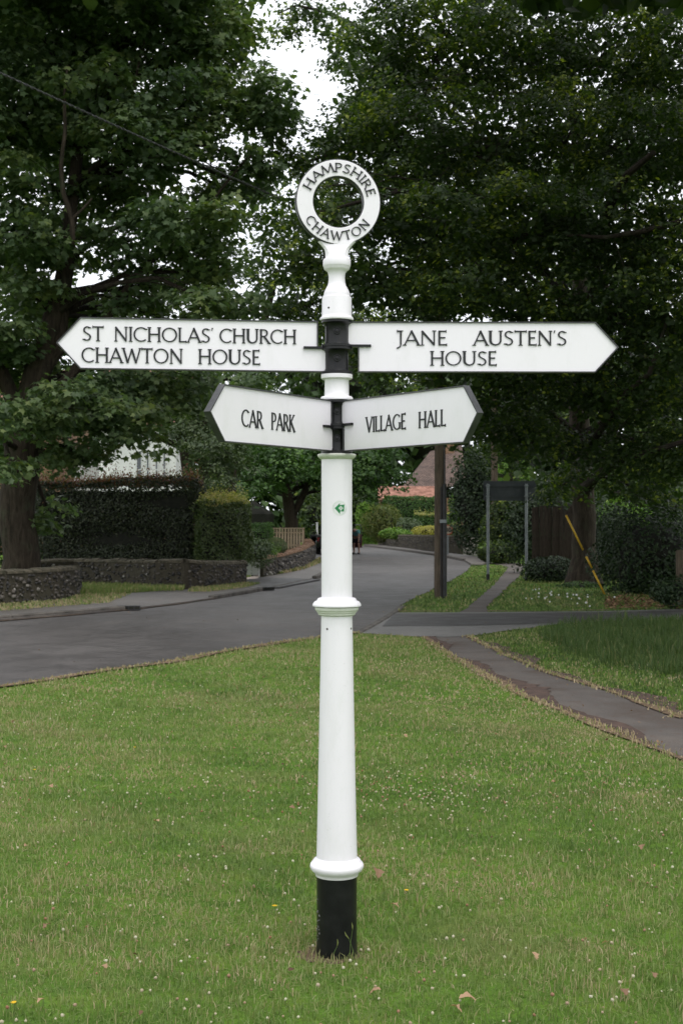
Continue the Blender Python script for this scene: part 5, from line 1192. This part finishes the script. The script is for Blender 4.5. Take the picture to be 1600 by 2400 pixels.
skin('shirt', [(0, .0, .86, .17, .135), (0.03, -.11, 1.01, .165, .13), (0.06, -.26, 1.12, .18, .12), (-.14, -.29, 1.09, .085), (-.18, -.35, .95, .075), (.25, -.29, 1.09, .085), (.30, -.34, .95, .075)], [(0, 1), (1, 2), (2, 3), (3, 4), (2, 5), (5, 6)], mottled('turquoise_cotton', (0.12, 0.36, 0.38), (0.18, 0.45, 0.47), 12, .9), PS)
skin('shorts', [(0, .01, .84, .165, .13), (-.105, 0, .72, .115), (-.12, -.03, .50, .10), (.105, 0, .72, .115), (.14, -.05, .50, .10)], [(0, 1), (1, 2), (0, 3), (3, 4)], mottled('dark_cotton', (0.02, 0.022, 0.03), (0.035, 0.037, 0.045), 12, .9), PS)
for sx in (-.12, .15): skin('shoe', [(sx, .04, .05, .05), (sx, -.06, .045, .05), (sx, -.18, .035, .042)], [(0, 1), (1, 2)], M['plastic_black'], PS, 1)

CR = thing('parked_car', 'black car parked on the left of the bend with both front doors open', 'car', (-0.36, 65.6, 0))
blk = mottled('black_car_paint', (0.006, 0.006, 0.007), (0.012, 0.012, 0.013), 3, 0.25); gl = mottled('car_glass', (0.015, 0.018, 0.02), (0.03, 0.033, 0.035), 3, 0.08); rl_ = mottled('tail_lamp_red', (0.25, 0.01, 0.01), (0.35, 0.02, 0.02), 5, .3)
secs = [(-1.95, .70, .35, .62, .86), (-1.85, .80, .28, .70, .93), (-1.2, .84, .25, .80, .96), (0, .84, .25, .80, .94), (1.0, .84, .25, .78, .90), (1.7, .80, .28, .70, .78), (1.95, .68, .35, .50, .62)]
vs = []
for y, w, z0, z1, z2 in secs: vs += [(-w * .92, y, z0), (-w, y, z0 + .15), (-w, y, z1), (-w * .88, y, z2), (w * .88, y, z2), (w, y, z1), (w, y, z0 + .15), (w * .92, y, z0)]
n = len(secs); fs = [(8 * i + k, 8 * i + (k + 1) % 8, 8 * i + 8 + (k + 1) % 8, 8 * i + 8 + k) for i in range(n - 1) for k in range(8)] + [tuple(range(8)), tuple(range(8 * n - 8, 8 * n))]
MB().add(vs, fs, True).build('body', blk, CR, rad(35))
cab = [(-1.75, .70, .93), (-1.45, .60, 1.40), (-.2, .62, 1.46), (.35, .60, 1.42), (.95, .74, .90)]
vs = []
for y, w, z in cab: vs += [(-w, y, z), (w, y, z)]
vs += [(-.74, y, .90) for y, _, _ in cab] + [(.74, y, .90) for y, _, _ in cab]
MB().add(vs, [(0, 1, 3, 2), (4, 5, 7, 6), (6, 7, 9, 8), (2, 3, 5, 4)] + [(2 * i, 2 * i + 2, 10 + i + 1, 10 + i) for i in range(4)] + [(2 * i + 1, 15 + i, 15 + i + 1, 2 * i + 3) for i in range(4)]).build('cabin', blk, CR)
MB().add([(-.56, -1.70, 1.0), (.56, -1.70, 1.0), (.50, -1.49, 1.33), (-.50, -1.49, 1.33), (-.56, -1.73, .99), (.56, -1.73, .99), (.50, -1.52, 1.34), (-.50, -1.52, 1.34)], [(4, 5, 6, 7), (3, 2, 1, 0), (0, 1, 5, 4), (2, 3, 7, 6), (1, 2, 6, 5), (3, 0, 4, 7)]).build('rear_window', gl, CR)
for sx in (-1, 1):
    MB().box(min(sx * .56, sx * .78), max(sx * .56, sx * .78), -1.94, -1.86, .62, .80).build('tail_light', rl_, CR)
    for yy in (-1.25, 1.25):
        w = MB().lathe([(.20, -.1), (.31, -.1), (.33, -.07), (.33, .07), (.31, .1), (.20, .1)], 28).build('wheel', M['plastic_black'], CR); w.rotation_euler = (0, rad(90), 0); w.location = (sx * .76, yy, .33)
        h = MB().lathe([(.19, -.105), (.19, .105)], 20).build('rim', M['post_grey'], w)
    dm = MB().prism([(0, .28), (-1.02, .28), (-1.05, .60), (-1.02, .92), (0, .92)], -.035, .035)
    dr = dm.build('door', blk if sx < 0 else mottled('dark_maroon_trim', (0.06, 0.012, 0.016), (0.09, 0.02, 0.025), 5, .6), CR)
    dr.location = (sx * .84, .95, 0); dr.rotation_euler = (0, 0, rad(74) if sx < 0 else rad(118))
    MB().tube([(-.02, 0, .93), (-.42, 0, 1.40), (-.95, 0, 1.38), (-1.02, 0, .93)], .022, 6).build('window_frame', blk, dr)
    MB().box(-.80, -.20, -.05, -.036, .52, .60).build('arm_rest', M['plastic_black'], dr)
    if sx < 0: MB().box(-1.0, -.93, -.045, -.036, .38, .44).build('reflector', rl_, dr)
    MB().box(-.28, -.10, .05, .14, .93, 1.05).build('mirror', blk, dr)

# ------------------------------------------------------------------ grass, flowers, fallen leaves
rng = np.random.default_rng(77)
def lowf(x, y, s, seed):
    r = np.random.default_rng(seed); o = 0
    for k in range(6):
        f = r.normal(size=2) * s * (1 + 0.35 * k); o = o + np.sin(x * f[0] + y * f[1] + r.uniform(0, 6.28)) / (1 + 0.3 * k)
    return o / 3.2
def seg_dist(x, y, pts):
    d = np.full(len(x), 1e9)
    for (x0, y0), (x1, y1) in zip(pts, pts[1:]):
        L2 = (x1 - x0) ** 2 + (y1 - y0) ** 2; t = np.clip(((x - x0) * (x1 - x0) + (y - y0) * (y1 - y0)) / L2, 0, 1)
        d = np.minimum(d, np.hypot(x - x0 - t * (x1 - x0), y - y0 - t * (y1 - y0)))
    return d
def blades(name, x, y, ln, wd, rnd, lean=0.5, mat='blade', z0=0.0, kind='stuff', head=False):
    n = len(x); a = rng.uniform(0, 2 * PI, n); h = rng.uniform(0, 2 * PI, n); le = np.abs(rng.normal(0, lean, n))
    dx, dy = np.cos(h), np.sin(h); wx, wy = np.cos(a) * wd / 2, np.sin(a) * wd / 2
    m = 0.5 * ln; mx_, my_ = x + dx * m * le * 0.35, y + dy * m * le * 0.35
    tx, ty, tz = x + dx * ln * le * 0.9, y + dy * ln * le * 0.9, ln * np.sqrt(np.clip(1 - (le * 0.8) ** 2, 0.06, 1))
    mz = tz * 0.62
    z = np.full(n, z0)
    V = np.stack([np.c_[x - wx, y - wy, z - .004], np.c_[x + wx, y + wy, z - .004], np.c_[mx_ + wx * .8, my_ + wy * .8, z + mz], np.c_[mx_ - wx * .8, my_ - wy * .8, z + mz], np.c_[tx, ty, z + tz]], 1)
    F = (np.array([(0, 1, 2), (0, 2, 3), (3, 2, 4)])[None] + (np.arange(n) * 5)[:, None, None]).reshape(-1, 3)
    me = np_mesh(name, V.reshape(-1, 3), F, np.repeat(rnd, 3)); o = link(name, me, M[mat]); o['kind'] = kind; return o
roadW, pathW, laneW = road_poly, path_poly, lane_poly
nE, pL, pH = world(near_edge), world(path_lo), world(path_hi)
litter_poly = world([(1385, 1402), (1392, 1376), (1450, 1370), (1540, 1376), (1600, 1386), (1600, 1400)])
def green(x, y):
    return ~(pip(x, y, litter_poly) | pip(x, y, roadW) | pip(x, y, pathW) | pip(x, y, laneW) | pip(x, y, pavement_poly) | pip(x, y, far_path) | pip(x, y, pave_far))
def dryness(x, y):
    d = np.minimum(seg_dist(x, y, nE) * 1.1, np.minimum(seg_dist(x, y, pL) * 0.42, seg_dist(x, y, pH) * 0.9))
    e = np.exp(-(d / 0.32) ** 1.3) * 0.62 * np.clip(0.35 + 1.1 * lowf(x, y, 2.2, 15), 0, 1)
    p = np.clip(lowf(x, y, 1.3, 5) - 0.1, 0, 1) * 0.55 + np.clip(lowf(x, y, 5.5, 6) - 0.1, 0, 1) * 0.55
    c = np.exp(-(((x - 1.5) / 1.0) ** 2 + ((y - 11.5) / 3.0) ** 2)) * 0.42 + np.exp(-(((x + 1.0) / .5) ** 2 + ((y - 5.4) / .7) ** 2)) * 0.25
    return np.clip(e + p + c, 0, 1)
X, Y, LN, WD = [], [], [], []
for y0, y1, den, w, l in ((3.9, 5.5, 9000, .0034, .030), (5.5, 8, 5600, .0046, .030), (8, 12, 2800, .0068, .030), (12, 21, 1050, .012, .034), (21, 48, 170, .024, .05)):
    A = (y1 - y0) * 2 * (0.262 * (y0 + y1) / 2 + 0.6); n = int(A * den)
    y = rng.uniform(y0, y1, n); hw = 0.262 * y + 0.6; x = rng.uniform(-1, 1, n) * (0.262 * y1 + 0.6); k = np.abs(x) < hw; x, y = x[k], y[k]
    k = green(x, y); 
    x, y = x[k], y[k]
    k2 = (np.hypot(x + 0.0173, y - 5.0) > 0.078); x, y = x[k2], y[k2]
    X.append(x); Y.append(y); LN.append(l * rng.uniform(0.45, 1.35, len(x)) * (1 + 0.35 * lowf(x, y, 2.5, 8))); WD.append(w * rng.uniform(0.7, 1.3, len(x)))
X, Y, LN, WD = map(np.concatenate, (X, Y, LN, WD)); dr_ = dryness(X, Y)
dryb = rng.uniform(0, 1, len(X)) < (0.03 + dr_ * 0.80)
R_ = np.where(dryb, rng.uniform(0.76, 1.0, len(X)), np.clip(rng.beta(2.6, 2.8, len(X)) * 0.60 + 0.05 + 0.30 * lowf(X, Y, 0.9, 9) + 0.28 * lowf(X, Y, 3.2, 10) + 0.16 * lowf(X, Y, 9.0, 11), 0, .80))
LN = LN * np.where(dr_ > .45, 0.7, 1.0)
far = Y > 21; off = ((X < -1.0) & far)
keep = ~(far & (X < -2.2) & (Y > 24.5) & (Y < 33) & (X < -7)); X, Y, LN, WD, R_ = (q[keep] for q in (X, Y, LN, WD, R_))
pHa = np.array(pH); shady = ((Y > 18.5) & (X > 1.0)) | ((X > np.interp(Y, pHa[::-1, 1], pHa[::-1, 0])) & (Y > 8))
shady &= rng.uniform(0, 1, len(X)) < 0.6  # darker blade colour paints canopy shade into the verge and right lawn
for mk_, mt_ in ((~shady, 'blade'), (shady, 'rank_and_shaded_grass')): blades('grass', X[mk_], Y[mk_], LN[mk_], WD[mk_], R_[mk_], 0.95, mat=mt_)
# taller rank grass on the right beyond the footpath
poly = world([(1235, 1462), (1290, 1436), (1400, 1428), (1568, 1424), (1900, 1418), (1900, 1580), (1568, 1560), (1400, 1530), (1290, 1500)])
n = 42000; x = rng.uniform(2, 9.5, n); y = rng.uniform(12, 22, n); k = pip(x, y, poly) & ~pip(x, y, laneW) & ~pip(x, y, pathW); x, y = x[k], y[k]
blades('tall_grass', x, y, rng.uniform(.06, .19, len(x)) * (1 + .5 * lowf(x, y, 2, 3)), rng.uniform(.006, .012, len(x)), np.where(rng.uniform(0, 1, len(x)) < .05, .85, rng.beta(2, 4, len(x)) * .65), 0.6, mat='rank_and_shaded_grass')
# grass along the far verges and below the walls
def patch(name, poly, n, l0, l1, w, seed, z0=0.0, dry=.15):
    W_ = world(poly); xs = [p[0] for p in W_]; ys = [p[1] for p in W_]; r = np.random.default_rng(seed)
    x = r.uniform(min(xs), max(xs), n); y = r.uniform(min(ys), max(ys), n); k = pip(x, y, W_); x, y = x[k], y[k]
    blades(name, x, y, r.uniform(l0, l1, len(x)), r.uniform(.6, 1.4, len(x)) * w, np.where(r.uniform(0, 1, len(x)) < dry, r.uniform(.76, 1, len(x)), r.beta(2, 2.5, len(x)) * .7), .5, z0=z0)
patch('grass', [(170, 1374), (180, 1350), (300, 1352), (430, 1353), (420, 1362), (300, 1366)], 9000, .05, .13, .018, 31, .06)
patch('grass', [(0, 1412), (0, 1396), (150, 1386), (170, 1372), (300, 1372), (250, 1392), (100, 1404)], 5000, .02, .06, .018, 32, .065, .45)
patch('grass', [(430, 1366), (440, 1356), (540, 1344), (600, 1346), (560, 1356), (480, 1366)], 4000, .02, .06, .018, 33, .065, .45)
patch('grass', [(632, 1321), (690, 1309), (714, 1294), (735, 1285), (738, 1296), (700, 1312), (650, 1322)], 3500, .04, .10, .03, 34, .065, .6)

def creep(pts, n, w, seed):
    r = np.random.default_rng(seed); P_ = np.array(pts); sl = np.hypot(*(P_[1:] - P_[:-1]).T); t = r.uniform(0, sl.sum(), n); cs = np.r_[0, np.cumsum(sl)]; i = np.clip(np.searchsorted(cs, t) - 1, 0, len(sl) - 1)
    f = ((t - cs[i]) / sl[i])[:, None]; p = P_[i] + (P_[i + 1] - P_[i]) * f; x, y = p[:, 0], p[:, 1]
    off = w * (0.4 + 0.9 * np.abs(lowf(x, y, 6, seed))) * r.normal(0, .6, n); dd = (P_[i + 1] - P_[i]) / sl[i][:, None]
    x, y = x - dd[:, 1] * off, y + dd[:, 0] * off; k = (y > 3.9) & (y < 26)
    x, y = x[k], y[k]; blades('edge_grass', x, y, r.uniform(.015, .05, len(x)), .0010 * y, np.where(r.uniform(0, 1, len(x)) < .8, r.uniform(.7, 1, len(x)), r.uniform(.2, .6, len(x))), .9, z0=.01)
creep(nE, 1000, .07, 61); creep(pL[1:-1], 900, .10, 62); creep(pH[:-1], 600, .09, 63)

# clover heads and daisies
def heads(name, x, y, r0, r1, z0, z1, mat, seed):
    r = np.random.default_rng(seed); n = len(x)
    ico = bmesh.new(); bmesh.ops.create_icosphere(ico, subdivisions=1, radius=1); iv = np.array([v.co[:] for v in ico.verts]); it = np.array([[v.index for v in f.verts] for f in ico.faces]); ico.free()
    V = iv[None] * r.uniform(r0, r1, (n, 1, 1)) * r.uniform(.75, 1.2, (n, len(iv), 1)); V = V + np.c_[x, y, r.uniform(z0, z1, n)][:, None, :]
    F = (it[None] + (np.arange(n) * len(iv))[:, None, None]).reshape(-1, 3)
    return tag(link(name, np_mesh(name, V.reshape(-1, 3), F, np.repeat(r.uniform(0, 1, n), len(it))), M[mat]), kind='stuff')
M['clover'] = leaf_mat('clover_head', [(0, (0.54, 0.54, 0.47)), (0.5, (0.44, 0.40, 0.33)), (0.8, (0.34, 0.22, 0.17)), (1, (0.27, 0.14, 0.09))], 0.2, .8, .2)
n = 10000; y = rng.uniform(4.1, 15, n); x = rng.uniform(-1, 1, n) * (0.262 * y + .2); k = green(x, y) & (rng.uniform(0, 1, n) < 0.10 + .30 * np.clip(lowf(x, y, 1.6, 12) + .25, 0, 1)); x, y = x[k], y[k]
x2 = rng.normal(0.42, .28, 230); y2 = rng.normal(7.9, .38, 230); x = np.r_[x, x2]; y = np.r_[y, y2]
heads('clover_flowers', x, y, .0034, .0074, .016, .036, 'clover', 3)
M['daisy'] = mottled('daisy_petals', (0.68, 0.68, 0.66), (0.8, 0.8, 0.78), 20, .8)
x = rng.normal(0, .42, 26) + spot(1275, 1388)[0]; y = rng.normal(0, .7, 26) + spot(1275, 1388)[1]
heads('daisies', x, y, .010, .022, .06, .26, 'daisy', 4)
# brown litter at the foot of the thicket
M['litter'] = leaf_mat('dry_leaf', [(0, (0.07, 0.038, 0.026)), (0.5, (0.16, 0.095, 0.065)), (1, (0.38, 0.25, 0.18))], .15, .8)
W_ = world([(1385, 1402), (1390, 1376), (1450, 1370), (1540, 1376), (1600, 1386), (1600, 1400)]); x = rng.uniform(4.5, 9, 5000); y = rng.uniform(22, 29, 5000); k = pip(x, y, W_); x, y = x[k], y[k]
leaves('leaf_litter', np.c_[x, y, rng.uniform(0.005, .08, len(x))], rng.normal(0, .45, (len(x), 3)) + [0, 0, 1], .075, 'plain', M['litter'], None, rng, stuff=True)
n = 1500; y = rng.uniform(4.3, 24, n); x = rng.uniform(-1, 1, n) * .262 * y; d_ = np.minimum(seg_dist(x, y, nE), np.minimum(seg_dist(x, y, pL), seg_dist(x, y, pH))); k = (d_ < .25) | (rng.uniform(0, 1, n) < .07) | (pip(x, y, pathW) & (rng.uniform(0, 1, n) < .35)); x, y = x[k], y[k]
leaves('leaf_scraps', np.c_[x, y, rng.uniform(.015, .035, len(x))], rng.normal(0, .4, (len(x), 3)) + [0, 0, 1], .024, 'oak', M['litter'], None, rng, stuff=True)

# bare soil round the foot
bs = sheet('bare_soil', [(-0.0173 - .03 + .115 * math.cos(k * PI / 10) * (1 + .12 * math.sin(3 * k)), 4.985 + .10 * math.sin(k * PI / 10) * (1 + .2 * math.cos(2 * k))) for k in range(20)], 0.003, M['earth'])

def dry_leaf(name, label, u, v, size, seed, group=None):
    r = random.Random(seed); x, y = spot(u, v); me = bpy.data.meshes.new(name); vs = []; fs = []; nn = 7
    for i in range(nn + 1):
        t = i / nn; w = math.sin(PI * min(1, t * .92 + .04)) * .38 * (1 + .35 * math.sin(i * 2.4)); c = math.sin(t * 2.6) * .22
        vs += [(-w, t - .5, .18 * abs(w) * r.uniform(1, 3) + c), (0, t - .5, c), (w, t - .5, .18 * abs(w) * r.uniform(1, 3) + c)]
    for i in range(nn): fs += [(3 * i, 3 * i + 1, 3 * i + 4, 3 * i + 3), (3 * i + 1, 3 * i + 2, 3 * i + 5, 3 * i + 4)]
    me.from_pydata([tuple(size * q for q in p) for p in vs], [], fs); a = me.attributes.new('rnd', 'FLOAT', 'FACE'); a.data.foreach_set('value', [r.uniform(.55, 1)] * len(fs)); me.update()
    o = link(name, me, M['litter'], None, (x, y, .028), (r.uniform(-.4, .4), r.uniform(-.4, .4), r.uniform(0, 6.28)))
    return tag(o, label, 'leaf', group)
dry_leaf('fallen_leaf', 'large crumpled brown leaf just right of the white lower collar', 866, 2022, .062, 1)
dry_leaf('fallen_leaf', 'big upright curled brown leaf near the bottom edge right of the post', 1073, 2318, .058, 2)
dry_leaf('fallen_leaf', 'reddish brown leaf in front of the black post foot near the bottom', 862, 2300, .042, 3)
dry_leaf('fallen_leaf', 'thin flat brown leaf beside the big curled one at the bottom edge', 1045, 2340, .045, 4)
gl_ = 'small dry leaves scattered over the lawn'
for i, (u, v, lab) in enumerate((
        (985, 1842, 'small curled dry leaf in the dense clover patch right of the post'), (670, 1868, 'small upright dry leaf left of the white shaft'),
        (118, 1818, 'pinkish dry leaf in the left part of the lawn'), (12, 1725, 'dry leaf at the left edge of the lawn below the road'),
        (645, 1632, 'pale dry leaf left of the shaft in the upper lawn'), (905, 2098, 'crumpled dark brown leaf right of the black post foot'),
        (1390, 2185, 'pair-like pinkish dry leaf in the lower right lawn'), (825, 1557, 'whitish dry leaf just right of the shaft near the lane'),
        (1475, 1960, 'dark dry leaf at the right edge of the lawn'), (60, 1957, 'dark reddish leaf at the far left of the lawn'),
        (1268, 1808, 'broad pale dry leaf below the footpath'), (110, 2145, 'reddish dry leaf in the lower left lawn'),
        (510, 1554, 'pale dry leaf near the road edge left of the post'), (435, 1600, 'dry leaf on the upper lawn between road and post'),
        (1430, 2300, 'brown leaf near the bottom right corner'), (95, 2320, 'dry leaf near the bottom left corner beside the dandelion'),
        (475, 1623, 'dark brown leaf on the green patch in the upper left lawn'), (1225, 2215, 'pale flat leaf in the lower right lawn left of the pinkish one'),
        (1380, 1748, 'brown leaf near the dry strip beside the footpath'), (900, 1700, 'small dry leaf right of the shaft in mid lawn'),
        (360, 1900, 'small dry leaf in the left middle lawn'), (240, 2240, 'small dry leaf in the lower left lawn towards the post'),
        (1500, 2260, 'small dry leaf low at the right edge of the lawn'), (930, 1700, 'second small dry leaf right of the shaft in mid lawn'))):
    dry_leaf('fallen_leaf', lab, u, v, .028 + .006 * (i % 3), 20 + i, gl_)
yel = mottled('dandelion_yellow', (0.62, 0.36, 0.01), (0.75, 0.50, 0.02), 60, .8)
for u, v, lab in ((933, 2067, 'yellow dandelion flower right of the black post foot'), (631, 2104, 'small yellow dandelion left of the black post foot'), (32, 2332, 'yellow dandelion in the bottom left corner'), (80, 1783, 'tiny yellow flower at the far left of the lawn'), (310, 1730, 'tiny orange-yellow flower in the left middle of the lawn')):
    x, y = spot(u, v); d = thing('dandelion', lab, 'flower', (x, y, 0)); MB().tube([(0, 0, 0), (.002, 0, .038)], .0012, 5).build('stem', M['blade'], d)
    f = MB(); rr = random.Random(int(u))
    for k in range(14):
        a = 2 * PI * k / 14; r1 = .0125 * rr.uniform(.8, 1.1); f.add([(0, 0, .038), (r1 * .7 * math.cos(a - .2), r1 * .7 * math.sin(a - .2), .043), (r1 * math.cos(a), r1 * math.sin(a), .042), (r1 * .7 * math.cos(a + .2), r1 * .7 * math.sin(a + .2), .043)], [(0, 1, 2, 3)])
    f.build('petals', yel, d)
# seed stems in front of the sleeve
st = MB(); hd = MB(); rr = random.Random(12)
for (x, y, h, lx) in ((.028, 4.90, .12, .012), (.047, 4.905, .085, -.02), (-.035, 4.90, .06, .02), (-.13, 4.95, .26, -.05), (.05, 4.89, .05, .015)):
    top = Vector((x + lx, y, h)); st.tube([(x, y, 0), (x + lx * .4, y, h * .6), top], [.0012, .001, .0008], 4); hd.tube([top, top + Vector((lx * .3 - .004, 0, .012)), top + Vector((lx * .4 - .008, 0, .026))], [.0012, .003, .0006], 5)
so = st.build('seed_stems', M['blade']); so['kind'] = 'stuff'; ho = hd.build('seed_heads', M['hedge_tip']); ho['kind'] = 'stuff'
